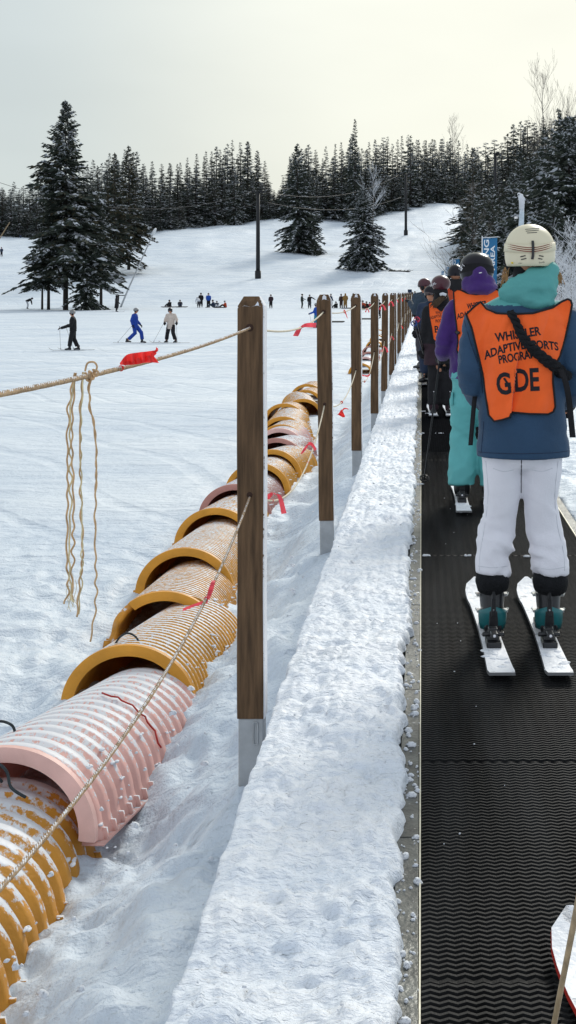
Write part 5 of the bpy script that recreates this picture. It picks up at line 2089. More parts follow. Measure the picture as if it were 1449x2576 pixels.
def ski_boot(root, heel, yaw, s=1.0, h=.30, col='boot_black', heelcol='boot_teal', n=16):
    """heel: ground point under the heel; foot points along +Y turned by yaw"""
    rot = Matrix.Rotation(yaw, 3, 'Z')
    H_ = Vector(heel)
    P = lambda x, y, z: H_ + rot @ (Vector((x, y, z)) * s)
    o = root.location
    mb = MB()
    mb.tube([P(0, .005, .035), P(0, .06, .045), P(0, .16, .05), P(0, .25, .045), P(0, .30, .04)], [(.036 * s, .03 * s), (.046 * s, .042 * s), (.050 * s, .045 * s), (.045 * s, .034 * s), (.028 * s, .022 * s)], n, ref=rot @ Vector((1, 0, 0)))
    for (ya, yb) in ((.0, .09), (.17, .31)):
        mb.box(P(0, (ya + yb) / 2, .010), (.066 * s, (yb - ya) * s, .02 * s), rot=rot)
    cuff = [(-.0, .055, .045, .056), (.006, .11, .049, .060), (.02, .17, .054, .064), (.04, .23, .058, .067), (.055, .285, .060, .069)]
    mb.tube([P(0, .055 + a, z) for a, z, rx, ry in cuff], [(rx * s, ry * s) for a, z, rx, ry in cuff], n, ref=rot @ Vector((1, 0, 0)))
    b = mb.build('ski_boot', col, root, origin=o)
    fuse(b, .008, 3)
    # coloured heel shell wrapping the back of the ankle
    mb = MB()
    vs, fs = [], []
    rows = [(.030, .046, .044), (.055, .052, .052), (.080, .054, .057), (.100, .0545, .060), (.116, .053, .061)]
    k = 15
    for ri, (z, rx, ry) in enumerate(rows):
        for j in range(k):
            a = R(180 + 12 + 156 * j / (k - 1))
            zz = z + (.030 * (1 - abs(j - 7) / 7.0) - .012) * (1 if ri == len(rows) - 1 else 0)
            vs.append(P((rx + .003) * math.cos(a), .057 + (ry + .004) * math.sin(a), zz))
    for i in range(len(rows) - 1):
        for j in range(k - 1):
            fs.append((i * k + j, i * k + j + 1, (i + 1) * k + j + 1, (i + 1) * k + j))
    mb.add(vs, fs)
    ob = mb.build('heel_shell', heelcol, root, origin=o)
    md = ob.modifiers.new('t', 'SOLIDIFY'); md.thickness = .004; md.offset = 1
    # spine with its lock and rivets
    mb = MB()
    mb.box(P(0, -.012, .165), (.020 * s, .012 * s, .15 * s), rot=rot)
    mb.box(P(0, -.016, .205), (.012 * s, .014 * s, .085 * s), rot=rot)
    mb.box(P(0, -.004, .075), (.040 * s, .018 * s, .075 * s), rot=rot, taper=.8)
    mb.build('boot_spine', 'boot_black', root, smooth=False, origin=o, bevel=.003)
    mb = MB()
    mb.tube([P(0, -.016, .262), P(0, -.022, .262)], .0065, 12)
    mb.tube([P(0, -.013, .118), P(0, -.018, .118)], .0045, 10)
    mb.build('rivet', 'white_print', root, origin=o)
    for zz in (.10, .165, .225):
        for sg in (-1, 1):
            if n < 16:
                continue
            mb = MB()
            mb.box(P(sg * .058, .06 + .02 * (zz - .1) / .1, zz), (.014 * s, .040 * s, .010 * s), rot=rot)
            mb.tube([P(sg * .062, .045, zz), P(sg * .070, .07, zz + .006), P(sg * .066, .10, zz + .002)], .0022, 5)
            mb.build('buckle', 'buckle', root, smooth=False, origin=o)
    return b


# ------------------------------------------------------------------ person 1: GUIDE vest, cream helmet
YG = 5.95
gl = (float(W(1312, 1600, YG)[0]), YG, .03)
guide = thing('person', 'person in blue and teal jacket, orange GUIDE vest and cream helmet', 'person', gl)
J = dict(pelvis=WV(1313, 1130, YG), chest=WV(1310, 880, YG), neck=WV(1325, 745, YG), head=WV(1332, 645, YG + .01),
         shL=WV(1200, 805, YG), elL=WV(1186, 945, YG - .02), haL=WV(1222, 1008, YG + .24), shR=WV(1420, 795, YG), elR=WV(1444, 945, YG - .02), haR=WV(1420, 1008, YG + .24),
         hipL=WV(1265, 1140, YG), knL=WV(1256, 1330, YG + .05), anL=WV(1242, 1540, YG + .03), hipR=WV(1362, 1140, YG), knR=WV(1366, 1330, YG + .05), anR=WV(1378, 1540, YG + .03))
b = body(guide, J, .94, .014)
set_coords(b.data, coords(b.data) - np.array(gl))
mb = MB()
prings(mb, [(1148, 1316, 119, .150, 0), (1110, 1315, 116, .150, 0), (1060, 1313, 112, .145, 0), (980, 1309, 107, .138, 0), (900, 1309, 110, .138, -.005), (840, 1310, 117, .135, -.01),
            (800, 1309, 116, .125, -.01), (775, 1310, 104, .110, 0), (755, 1314, 78, .09, 0), (738, 1320, 50, .07, 0)], YG)
ptube(mb, [(1225, 795, 0, 34), (1200, 806, 0, 37), (1193, 870, -.01, 38), (1190, 930, -.03, 39), (1192, 965, -.01, 38), (1204, 995, .10, 34), (1222, 1008, .22, 27)], YG)
ptube(mb, [(1392, 785, 0, 34), (1420, 796, 0, 37), (1436, 865, -.01, 38), (1448, 930, -.03, 39), (1444, 965, -.01, 38), (1434, 995, .10, 34), (1416, 1008, .22, 27)], YG)
jk = mb.build('jacket', ['jacket_blue', 'jacket_teal'], guide, origin=gl)
fuse(jk, .010, 5)
zy = float(W(0, 768, YG)[2]); ze = float(W(0, 905, YG)[2]) - gl[2]
xe = gl[0]
def arms_mask(P):
    return .35 + .9 * sstep(.150, .175, np.abs(P[:, 0] - .0)) * sstep(float(W(0, 1030, YG)[2]) - .03, float(W(0, 960, YG)[2]), P[:, 2])
wrinkle(jk, .015, (6, 6, 13), 4, mask=arms_mask)
face_mats(jk, lambda c: (c[:, 2] + gl[2] > zy + .15 * (np.abs(c[:, 0]) - .13).clip(0, 1)).astype(int))
# cuffs of the sleeves, gloves
for k in 'LR':
    Jl = {a: v - Vector(gl) for a, v in J.items()}
    glove(guide, Jl, k, 'black_cloth', .95)
# hood hanging at the neck
mb = MB()
ptube(mb, [(1262, 733, -.03, 22), (1285, 733, -.05, 38), (1315, 730, -.06, 47), (1345, 722, -.06, 50), (1375, 710, -.05, 42), (1393, 700, -.03, 26)], YG, flat=.85, ref=(0, 0, 1))
mb.ell(WV(1344, 750, YG - .05), (pxr(YG, 60), .085, pxr(YG, 33)), 16, 12)
mb.ell(WV(1384, 684, YG - .02), (pxr(YG, 22), .075, pxr(YG, 25)), 12, 10)
mb.ell(WV(1352, 700, YG - .04), (pxr(YG, 40), .08, pxr(YG, 26)), 12, 10)
hd = mb.build('hood', 'jacket_teal', guide, origin=gl)
fuse(hd, .009, 5)
wrinkle(hd, .022, (8, 5, 11), 12, oct=3)
mb = MB()
ptube(mb, [(1330, 760, .02, 38), (1330, 710, .03, 38), (1332, 668, .03, 46), (1332, 650, .03, 48)], YG)
mb.build('neck_gaiter', 'black_cloth', guide, origin=gl)
# helmet
mb = MB()
rows = []
for i in range(15):
    a = i / 14
    y = 562 + 2 + 64 * (1 - math.cos(a * PI / 2))
    rows.append((y, 1333 - (1 - a) * 1, max(6, 63.5 * math.sin(a * PI / 2) ** .93), .128 * max(.1, math.sin(a * PI / 2) ** .93), .01))
rows += [(638, 1333, 64, .130, .01), (650, 1333, 63.2, .129, .01), (660, 1333, 61.5, .126, .01), (669, 1333, 58.5, .121, .01), (670.5, 1333, 52, .11, .01)]
prings(mb, rows, YG, 40)
hm = mb.build('helmet', 'helmet_cream', guide, origin=gl)
hb = bvh_of([hm])
def on(bv, pts, r, name, material, root, off=.002, n=6, flat=None, sub=4, cap=True):
    P = []
    pl = catmull([(a[0], a[1], 0) for a in pts], sub) if sub else [Vector((a[0], a[1], 0)) for a in pts]
    for p in pl:
        h, d = hit(bv, p.x, p.y)
        if h is None:
            continue
        P.append(h - d * off)
    if len(P) < 2:
        return None
    m_ = MB(); m_.tube(P, r if flat is None else [(r, r * flat)] * len(P), n, ref=None if flat is None else (0, 0, 1), cap=cap)
    return m_.build(name, material, root, origin=root.location)
# goggle strap round the shell
vs, fs = [], []
nn = 60
for i in range(nn + 1):
    a = R(180) + R(180) * i / nn
    xq = math.cos(a)
    yc_ = 628 - 9 * abs(xq) ** 2.2 * (1 if xq > 0 else .55)
    for dy_ in (-10.5, 10.5):
        k_ = 1.007
        yy_ = yc_ + dy_
        rr = 64 if yy_ > 626 else 63.5 * max(.2, 1 - ((626 - yy_) / 64) ** 2) ** .5
        p = W(1333, yy_, YG + .01)
        vs.append((p[0] + pxr(YG, rr) * k_ * xq, YG + .01 + .130 * rr / 64 * k_ * math.sin(a), p[2]))
for i in range(nn):
    fs.append((2 * i, 2 * i + 1, 2 * i + 3, 2 * i + 2))
mb = MB(); mb.add(vs, fs)
st = mb.build('goggle_strap', 'helmet_cream', guide, origin=gl)
md = st.modifiers.new('t', 'SOLIDIFY'); md.thickness = .003; md.offset = 1
sb = bvh_of([st])
for dy_ in (-5, 0, 5):
    on(sb, [(1270, 618 + dy_), (1290, 622 + dy_), (1312, 626 + dy_), (1334, 628 + dy_), (1356, 626 + dy_), (1376, 621 + dy_), (1395, 614 + dy_)], .0021, 'strap_stripe', 'stripe_brown', guide, .003)
for (cx, cy, tl) in ((1312, 625, 0), (1368, 620, 3)):
    on(sb, [(cx - 5 - tl, cy - 14), (cx + 5 - tl, cy - 14), (cx + 5 + tl, cy + 14), (cx - 5 + tl, cy + 14), (cx - 5 - tl, cy - 14)], .0022, 'strap_clip', 'boot_black', guide, .006, sub=0)
on(hb, [(1340, 606), (1341, 620), (1341, 640), (1339, 652)], .0058, 'strap_keeper', 'boot_black', guide, .008, sub=3)
for (x0, y0, x1, y1) in ((1321, 577, 1357, 574), (1323, 581.5, 1355, 579), (1326, 586, 1351, 584.5), (1309, 646, 1322, 643), (1311, 653, 1324, 650), (1356, 643, 1367, 645), (1354, 650, 1364, 652)):
    on(hb, [(x0, y0), ((x0 + x1) / 2, (y0 + y1) / 2), (x1, y1)], .0016 if y0 < 600 else .0024, 'vent_slot', 'boot_black', guide, .001)
on(hb, [(1287, 661), (1291, 661.5)], .004, 'badge', 'badge_yellow', guide, .001, sub=2)
lettering(guide, hb, 'mips', 1304, 664, 1313, 664, 3.2, 'grey_cloth', 0, off=.0015)
lettering(guide, hb, 'Smith', 1356, 662.5, 1370, 661, 4, 'grey_cloth', 0, off=.0015)
mb = MB()
ptube(mb, [(1276, 640, .03, 7), (1278, 655, .03, 13), (1286, 670, .03, 14), (1296, 676, .02, 10)], YG)
mb.build('ear_pad', 'black_cloth', guide, origin=gl)
mb = MB()
ptube(mb, [(1388, 640, .03, 7), (1386, 655, .03, 12), (1378, 670, .03, 13)], YG)
mb.build('ear_pad', 'black_cloth', guide, origin=gl)
# hair
rng = random.Random(8)
mb = MB()
for i in range(15):
    x0 = 1266 + rng.random() * 16; y0 = 672 + rng.random() * 8
    x1 = 1257 + rng.random() * 22; y1 = 708 + rng.random() * 18
    P = catmull([W(x0, y0, YG - .01), W((x0 + x1) / 2 + rng.gauss(0, 4), (y0 + y1) / 2, YG - .05), W(x1 + rng.gauss(0, 3), y1, YG - .05)], 5)
    mb.tube(P, [.0016] * (len(P) - 1) + [.0004], 4)
for i in range(12):
    x0 = 1398 + rng.random() * 6; y0 = 672 + rng.random() * 8
    P = catmull([W(x0 - 8, y0, YG), W(x0 + 6 + rng.gauss(0, 2), y0 + 20, YG - .03), W(x0 + 8 + rng.gauss(0, 4), y0 + 40, YG - .03)], 5)
    mb.tube(P, .0018, 4)
mb.build('hair', 'hair_blond', guide, origin=gl)
# trousers
mb = MB()
prings(mb, [(1139, 1313, 98, .125, 0), (1128, 1313, 106, .130, 0), (1105, 1313, 105, .128, 0)], YG)
mb.ell(WV(1313, 1150, YG), (pxr(YG, 80), .112, pxr(YG, 36)), 18, 10)
ptube(mb, [(1262, 1130, 0, 52), (1264, 1180, 0, 50), (1264, 1240, .01, 46), (1258, 1290, .02, 44), (1251, 1335, .03, 48), (1246, 1375, .01, 49), (1243, 1410, 0, 47), (1239, 1447, -.01, 44)], YG, 18)
ptube(mb, [(1364, 1130, 0, 52), (1364, 1180, 0, 50), (1361, 1240, .01, 44), (1362, 1290, .02, 43), (1370, 1335, .03, 47), (1377, 1375, .01, 49), (1382, 1410, 0, 49), (1385, 1449, -.01, 47)], YG, 18)
tr = mb.build('trousers', 'pants_white', guide, origin=gl)
fuse(tr, .010, 4)
zk = float(W(0, 1330, YG)[2]) - gl[2]
wrinkle(tr, .026, (4.5, 5, 12), 21, oct=3, mask=lambda P: .25 + .85 * sstep(zk + .16, zk - .02, P[:, 2]))
for (pts) in ([(1239, 1440, -.01, 41), (1239, 1460, -.01, 44), (1240, 1476, 0, 41)], [(1385, 1440, -.01, 43), (1385, 1462, -.01, 46), (1384, 1478, 0, 42)]):
    mb = MB()
    ptube(mb, pts, YG, 18)
    gt = mb.build('gaiter_cuff', 'black_fleece', guide, origin=gl)
    wrinkle(gt, .004, (10, 10, 40), 6)
for (hx, yw) in ((1241, 2), (1382, -1)):
    heel = W(hx, 1602, 5.90); heel[2] = .035
    ski_boot(guide, heel, R(yw), 1.02, n=18)
# seams and stitching
jb_, tb_ = bvh_of([jk]), bvh_of([tr])
for k, pts in enumerate(([(1198, 1136), (1230, 1139), (1280, 1141), (1330, 1141), (1390, 1139), (1432, 1134)], [(1217, 1060), (1214, 1100), (1210, 1140)], [(1168, 806), (1180, 850), (1206, 930), (1214, 990)])):
    on(jb_, pts, .0016, 'seam', 'navy_cloth', guide, .0005)
for pts in ([(1222, 1160), (1228, 1240), (1220, 1320), (1208, 1390), (1206, 1436)], [(1404, 1160), (1396, 1240), (1402, 1320), (1418, 1390), (1420, 1436)], [(1203, 1424), (1240, 1428), (1276, 1424)], [(1346, 1428), (1385, 1432), (1424, 1426)],
            [(1240, 1178), (1266, 1186), (1292, 1182)], [(1338, 1182), (1364, 1186), (1390, 1178)]):
    on(tb_, pts, .0013, 'seam', 'white_cloth', guide, .0003)
on(tb_, [(1312, 1150), (1311.5, 1180), (1311, 1212), (1311, 1240)], .0022, 'seam', 'grey_cloth', guide, .0003)
# vest
gb = bvh_of([jk])
FOLD = [(1330, 700), (1326, 840), (1307, 870), (1299, 926), (1290, 994), (1286.5, 1036), (1283, 1060)]
def foldx(y):
    return np.interp(y, [p[1] for p in FOLD], [p[0] for p in FOLD])
def vstep(px, py):
    s_ = foldx(py) - px
    amp = sstep(840, 960, py)
    left = (s_ > 0) * (.020 * np.exp(-np.clip(s_, 0, 999) / 28) + .008) * amp
    right = (s_ <= 0) * (-.004 * np.exp(s_ / 10)) * amp
    return left + right + .006 * np.exp(-((px - (1352 + (py - 800) * .05)) / 9) ** 2) * sstep(980, 780, py)
Tv = [(1172.5, 791), (1190, 774), (1209, 759), (1224, 777), (1250, 788), (1290, 790), (1340, 788), (1390, 774), (1412, 759), (1428, 752), (1436, 756)]
Bv = [(1229, 1044), (1243, 1060), (1264, 1056), (1282.5, 1050), (1287, 1037), (1330, 1041), (1379, 1042)]
Lv = [(1172.5, 791), (1186.5, 825), (1196, 865), (1205, 901), (1216, 950), (1222, 1000), (1229, 1044)]
Rv = [(1436, 756), (1439, 767), (1431, 810), (1420, 856), (1409, 895), (1391, 929), (1391, 960), (1397, 1023), (1392, 1036), (1379, 1042)]
vg, vb, G = vest(guide, gb, Tv, Bv, Lv, Rv, YG - .06, .012, 'vest_orange', 110, 84, step=vstep, wr=.011, seed=31)
lettering(guide, vb, 'WHISTLER', 1247, 861, 1362, 843, 23, bold=.030)
lettering(guide, vb, 'ADAPTIVE SPORTS', 1219, 906, 1406, 883, 22, bold=.030, sag=-15)
lettering(guide, vb, 'PROGRAM', 1256, 916, 1349, 900, 22, bold=.030)
lettering(guide, vb, 'G', 1251, 995, 1287, 992, 57, bold=.028)
lettering(guide, vb, 'DE', 1296, 986, 1358, 983, 58, bold=.028)
lettering(guide, vb, 'I', 1290.5, 990, 1295, 987, 45, bold=.02)
# tethers: a thick twisted black rope across the back and two webbing straps
vb2 = bvh_of([vg, jk])
braid = catmull([(1283, 784, 0), (1296, 806, 0), (1310, 838, 0), (1326, 862, 0), (1348, 884, 0), (1374, 906, 0), (1396, 922, 0), (1408, 934, 0)], 9)
cen = []
for p in braid:
    h, d = hit(vb2, p.x, p.y)
    cen.append(h - d * .016 if h is not None else WV(p.x, p.y, YG - .13))
for it in range(4):
    cen = [cen[0]] + [(a + b_ * 2 + c) / 4 for a, b_, c in zip(cen[:-2], cen[1:-1], cen[2:])] + [cen[-1]]
mb = MB()
for st_ in range(3):
    sp, rd = [], []
    for i, p in enumerate(cen):
        an = i * .42 + st_ * 2 * PI / 3
        g_ = .75 + .5 * i / len(cen)
        sp.append(p + Vector((math.cos(an) * .0095 * g_, -.004 + .007 * math.sin(an), math.sin(an + 1.2) * .0085 * g_)))
        rd.append(.0115 * g_)
    mb.tube(sp, rd, 8)
mb.ell(cen[-1] + Vector((.004, -.01, -.004)), (.028, .022, .026), 10, 8)
mb.ell(cen[-1] + Vector((.030, -.008, -.018)), (.024, .02, .022), 10, 8)
bo = mb.build('tether_rope', 'black_fleece', guide, origin=gl)
wrinkle(bo, .003, (60, 60, 60), 9)
def web(pts, Y, w_, name='webbing_strap', material='black_cloth'):
    vs, fs = [], []
    pl = catmull([(a[0], a[1], a[2]) for a in pts], 6)
    for p in pl:
        vs.append(W(p.x - w_ / 2, p.y, Y + p.z)); vs.append(W(p.x + w_ / 2, p.y, Y + p.z - .004))
    for i in range(len(pl) - 1):
        fs.append((2 * i, 2 * i + 1, 2 * i + 3, 2 * i + 2))
    m_ = MB(); m_.add(vs, fs)
    o_ = m_.build(name, material, guide, origin=gl)
    md_ = o_.modifiers.new('t', 'SOLIDIFY'); md_.thickness = .006
web([(1410, 930, -.16), (1424, 965, -.18), (1432, 1010, -.18), (1437, 1060, -.175), (1441, 1100, -.17)], YG, 15)
web([(1197, 985, -.01), (1193, 1015, -.05), (1189, 1060, -.06), (1184, 1120, -.06)], YG, 11)
# skis
tl = W(1264, 1700, 5.32); tp = W(1197, 1470, 6.93)
ski('left ski of the person in the GUIDE vest, snow on its tail', (tl[0], 5.32, .01), (tp[0] - .002, 6.93, .01), .108, boot=.48, rise=.05)
tl = W(1411, 1700, 5.32); tp = W(1325, 1470, 6.93)
ski('right ski of the person in the GUIDE vest, snow on its tail', (tl[0], 5.32, .01), (tp[0] - .002, 6.93, .01), .108, boot=.48, rise=.05)

# ------------------------------------------------------------------ person 2: purple jacket, teal trousers
Y2 = 9.85
pl_ = (float(W(1197, 1260, Y2)[0]), Y2, .03)
p2 = thing('person', 'person in purple jacket, shiny black helmet and teal trousers', 'person', pl_)
J = dict(pelvis=WV(1197, 965, Y2), chest=WV(1200, 820, Y2), neck=WV(1200, 738, Y2), head=WV(1200, 685, Y2 + .02),
         shL=WV(1140, 770, Y2), elL=WV(1118, 860, Y2), haL=WV(1118, 895, Y2 + .2), shR=WV(1258, 770, Y2), elR=WV(1280, 860, Y2), haR=WV(1275, 895, Y2 + .2),
         hipL=WV(1168, 965, Y2), knL=WV(1165, 1110, Y2 + .05), anL=WV(1163, 1232, Y2 + .06), hipR=WV(1228, 965, Y2), knR=WV(1232, 1110, Y2 + .05), anR=WV(1236, 1232, Y2 + .06))
b = body(p2, J, .95, .02)
set_coords(b.data, coords(b.data) - np.array(pl_))
mb = MB()
prings(mb, [(954, 1200, 70, .155, 0), (920, 1199, 68, .15, 0), (860, 1199, 64, .145, 0), (800, 1199, 68, .14, 0), (765, 1199, 64, .12, 0), (745, 1199, 45, .09, 0), (732, 1200, 28, .07, 0)], Y2)
ptube(mb, [(1152, 765, 0, 20), (1140, 775, 0, 22), (1128, 820, -.02, 22), (1119, 855, -.02, 23), (1113, 880, .02, 21), (1115, 893, .14, 18)], Y2)
ptube(mb, [(1246, 765, 0, 20), (1258, 775, 0, 22), (1270, 820, -.02, 22), (1280, 855, -.02, 23), (1284, 880, .02, 21), (1276, 893, .14, 18)], Y2)
j2 = mb.build('jacket', 'jacket_purple', p2, origin=pl_)
fuse(j2, .014, 5)
wrinkle(j2, .020, (6, 6, 11), 14)
mb = MB()
ptube(mb, [(1166, 722, -.03, 12), (1182, 712, -.05, 22), (1203, 700, -.06, 28), (1226, 712, -.05, 24), (1244, 726, -.03, 14)], Y2, flat=.9, ref=(0, 0, 1))
mb.ell(WV(1206, 725, Y2 - .04), (pxr(Y2, 45), .12, pxr(Y2, 20)), 16, 10)
mb.ell(WV(1205, 690, Y2 - .03), (pxr(Y2, 24), .12, pxr(Y2, 27)), 14, 10)
h2 = mb.build('hood', 'jacket_purple', p2, origin=pl_)
fuse(h2, .012, 4)
wrinkle(h2, .015, (7, 7, 12), 15, oct=2)
mb = MB()
rows = []
for i in range(13):
    a = i / 12
    rows.append((634 + 1 + 36 * (1 - math.cos(a * PI / 2)), 1199, max(3, 42.5 * math.sin(a * PI / 2) ** .92), .135 * max(.08, math.sin(a * PI / 2) ** .92), .02))
rows += [(680, 1199, 43, .136, .02), (692, 1199, 42, .134, .02), (702, 1199, 39, .125, .02), (705, 1199, 33, .11, .02)]
prings(mb, rows, Y2, 32)
hm2 = mb.build('helmet', 'helmet_black', p2, origin=pl_)
hb2 = bvh_of([hm2])
# sponsor marking and logo cross on the goggle strap
vs, fs = [], []
for i in range(41):
    a = R(180) + R(180) * i / 40
    for dy_ in (-9, 9):
        p = W(1199, 672 + dy_ + 8 * abs(math.cos(a)) ** 2, Y2 + .02)
        vs.append((p[0] + pxr(Y2, 43.8) * math.cos(a), Y2 + .02 + .139 * math.sin(a), p[2]))
for i in range(40):
    fs.append((2 * i, 2 * i + 1, 2 * i + 3, 2 * i + 2))
mb = MB(); mb.add(vs, fs)
st2 = mb.build('goggle_strap', 'black_cloth', p2, origin=pl_)
sb2 = bvh_of([st2])
lettering(p2, sb2, 'SPY', 1160.5, 682, 1171, 666, 9.5, 'white_print', .03, off=.004)
on(sb2, [(1173, 666), (1179, 657)], .0075, 'logo', 'white_print', p2, .005, sub=2)
on(sb2, [(1172, 660), (1180, 664)], .0075, 'logo', 'white_print', p2, .006, sub=2)
on(bvh_of([h2]), [(1205, 687), (1212, 685.5)], .004, 'hood_tag', 'white_print', p2, .004, sub=2)
mb = MB()
prings(mb, [(985, 1200, 60, .125, 0), (965, 1200, 66, .13, 0), (930, 1200, 66, .13, 0)], Y2)
ptube(mb, [(1168, 955, 0, 35), (1165, 1020, 0, 33), (1164, 1090, .03, 31), (1164, 1125, .02, 33), (1162, 1180, .0, 34), (1160, 1222, -.01, 35)], Y2, 16)
ptube(mb, [(1232, 955, 0, 35), (1234, 1020, 0, 33), (1236, 1090, .03, 31), (1236, 1125, .02, 33), (1238, 1180, .0, 34), (1240, 1222, -.01, 35)], Y2, 16)
t2 = mb.build('trousers', 'pants_teal', p2, origin=pl_)
fuse(t2, .013, 4)
wrinkle(t2, .022, (4.5, 4.5, 8), 16)
mb = MB()
mb.box(WV(1137, 1003, Y2 - .05), (.014, .05, .09)); mb.build('pocket_flap', 'pants_teal', p2, origin=pl_, bevel=.004)
for hx in (1163, 1238):
    heel = W(hx, 1262, Y2 + .0); heel[2] = .035
    ski_boot(p2, heel, R(1), 1.0, heelcol='boot_black', n=12)
gb2 = bvh_of([j2])
vg2, vb2_, G2 = vest(p2, gb2, [(1140.7, 734), (1150, 728), (1158, 729), (1176, 738), (1198, 741), (1222, 738), (1240, 729), (1250, 728), (1259, 734)], [(1154, 895), (1164, 902), (1199, 903), (1234, 902), (1244, 895)],
                     [(1140.7, 734), (1143.5, 779), (1149, 825), (1152, 860), (1149, 880), (1154, 895)], [(1259, 734), (1256, 779), (1250, 825), (1247, 860), (1249, 880), (1244, 895)], Y2 - .05, .014, 'vest_orange', 48, 54, wr=.006, seed=41, pipe_r=.006)
lettering(p2, vb2_, 'WHISTLER', 1176, 778, 1226, 770, 14.5, bold=.030)
lettering(p2, vb2_, 'ADAPTIVE SPORTS', 1150, 804, 1250, 792, 14, bold=.030, sag=-6)
lettering(p2, vb2_, 'PROGRAM', 1178, 816, 1224, 810, 13, bold=.030)
lettering(p2, vb2_, 'GUIDE', 1170, 856, 1230, 852, 30, bold=.02)
mb = MB(); mb.tube([W(1147, 835, Y2 - .12), W(1155, 838, Y2 - .14)], .012, 8); mb.build('vest_buckle', 'boot_black', p2, origin=pl_)
Jl = {a: v - Vector(pl_) for a, v in J.items()}
for k in 'LR':
    glove(p2, Jl, k, 'black_cloth', 1.0)
pole('black ski pole held low by the person in purple', W(1109, 880, Y2 + .12), W(1066, 1216, 10.9), material='pole_black')
for (nm, tx, ty, px_) in (('left', 1168, 1157, 1163), ('right', 1247, 1240, 1238)):
    tl = W(tx, 1301, 9.26); tp = W(ty - 6, 1215, 10.75)
    ski('%s ski of the person in purple, white with snow' % nm, (tl[0], 9.26, .01), (tp[0], 10.75, .01), .108, boot=.50, rise=.05)

# ------------------------------------------------------------------ person 3: burgundy helmet
Y3 = 16.9
p3l = (float(W(1107, 1040, Y3)[0]), Y3, .03)
p3 = thing('person', 'person in black with orange vest and burgundy helmet, third in the queue', 'person', p3l)
J = dict(pelvis=WV(1106, 910, Y3), chest=WV(1108, 805, Y3), neck=WV(1109, 752, Y3), head=WV(1109, 722, Y3), shL=WV(1074, 778, Y3), elL=WV(1069, 835, Y3), haL=WV(1068, 878, Y3 + .1),
         shR=WV(1142, 778, Y3), elR=WV(1148, 835, Y3), haR=WV(1146, 878, Y3 + .1), hipL=WV(1092, 915, Y3), knL=WV(1091, 975, Y3), anL=WV(1090, 1025, Y3), hipR=WV(1122, 915, Y3), knR=WV(1124, 975, Y3), anR=WV(1128, 1025, Y3))
b = body(p3, J, .93, .03, fingers=True)
set_coords(b.data, coords(b.data) - np.array(p3l))
mb = MB()
prings(mb, [(918, 1107, 42, .15, 0), (880, 1107, 39, .15, 0), (830, 1107, 36, .14, 0), (790, 1107, 37, .14, 0), (770, 1108, 32, .11, 0), (757, 1109, 20, .09, 0)], Y3)
ptube(mb, [(1080, 774, 0, 12), (1074, 782, 0, 12.5), (1069, 830, -.02, 12.5), (1067, 860, .02, 12), (1068, 878, .08, 10)], Y3)
ptube(mb, [(1136, 774, 0, 12), (1142, 782, 0, 12.5), (1147, 830, -.02, 12.5), (1148, 860, .02, 12), (1146, 878, .08, 10)], Y3)
j3 = mb.build('jacket', ['black_cloth', 'maroon_cloth'], p3, origin=p3l)
fuse(j3, .022, 4); wrinkle(j3, .012, (8, 8, 14), 24)
face_mats(j3, lambda c: (c[:, 2] + p3l[2] < float(W(0, 862, Y3)[2])).astype(int))
mb = MB()
mb.ell(WV(1109, 713, Y3), (pxr(Y3, 24.5), .138, pxr(Y3, 21)), 20, 14)
mb.build('helmet', 'helmet_burgundy', p3, origin=p3l)
hb3 = bvh_of([bpy.context.scene.objects[o.name] for o in p3.children if o.name.startswith('helmet')])
lettering(p3, hb3, 'REAL', 1083, 722, 1098, 714, 6, 'white_print', .01, off=.006)
mb = MB()
ptube(mb, [(1094, 730, -.02, 10), (1108, 736, -.04, 15), (1124, 732, -.02, 10)], Y3, flat=.8)
mb.build('ear_pad', 'black_cloth', p3, origin=p3l)
mb = MB()
ptube(mb, [(1109, 768, .02, 24), (1110, 752, .0, 20), (1110, 735, .0, 16)], Y3)
ptube(mb, [(1092, 775, -.05, 12), (1110, 782, -.08, 15), (1130, 775, -.05, 12)], Y3, flat=.7)
mb.build('collar', 'black_cloth', p3, origin=p3l)
rng = random.Random(12)
mb = MB()
for i in range(40):
    P = catmull([W(1118 + rng.gauss(0, 4), 741 + rng.gauss(0, 2), Y3 - .12), W(1108 + rng.gauss(0, 4), 752 + rng.gauss(0, 3), Y3 - .17), W(1092 + rng.gauss(0, 4), 768 + rng.gauss(0, 5), Y3 - .17)], 4)
    mb.tube(P, .006, 4)
mb.build('ponytail', 'hair_brown', p3, origin=p3l)
mb = MB()
mb.tube([W(1108, 741, Y3 - .15), W(1114, 739, Y3 - .17), W(1121, 742, Y3 - .15)], .02, 8); mb.build('hair_tie', 'tree_snow', p3, origin=p3l)
mb = MB()
ptube(mb, [(1092, 905, 0, 17), (1091, 965, .01, 15.5), (1090, 1020, 0, 15)], Y3)
ptube(mb, [(1122, 905, 0, 17), (1124, 965, .01, 15.5), (1128, 1020, 0, 15)], Y3)
t3_ = mb.build('trousers', 'black_cloth', p3, origin=p3l)
fuse(t3_, .022, 3); wrinkle(t3_, .01, (8, 8, 14), 25)
for hx in (1091, 1132):
    heel = W(hx, 1045, Y3 - .05); heel[2] = .035
    ski_boot(p3, heel, 0, 1.0, heelcol='maroon_cloth', n=10)
vg3, vb3, G3 = vest(p3, bvh_of([j3]), [(1078, 764), (1085, 759), (1094, 770), (1108, 782), (1124, 770), (1132, 759), (1139, 764)], [(1090, 853), (1094, 857), (1108, 858), (1123, 857), (1127, 853)],
                    [(1078, 764), (1080, 795), (1086, 825), (1090, 853)], [(1139, 764), (1137, 795), (1131, 825), (1127, 853)], Y3 - .08, .016, 'vest_orange', 26, 30, wr=.008, seed=51, pipe_r=.006)
lettering(p3, vb3, 'WHISTLER', 1096, 791, 1124, 788, 8, bold=.01)
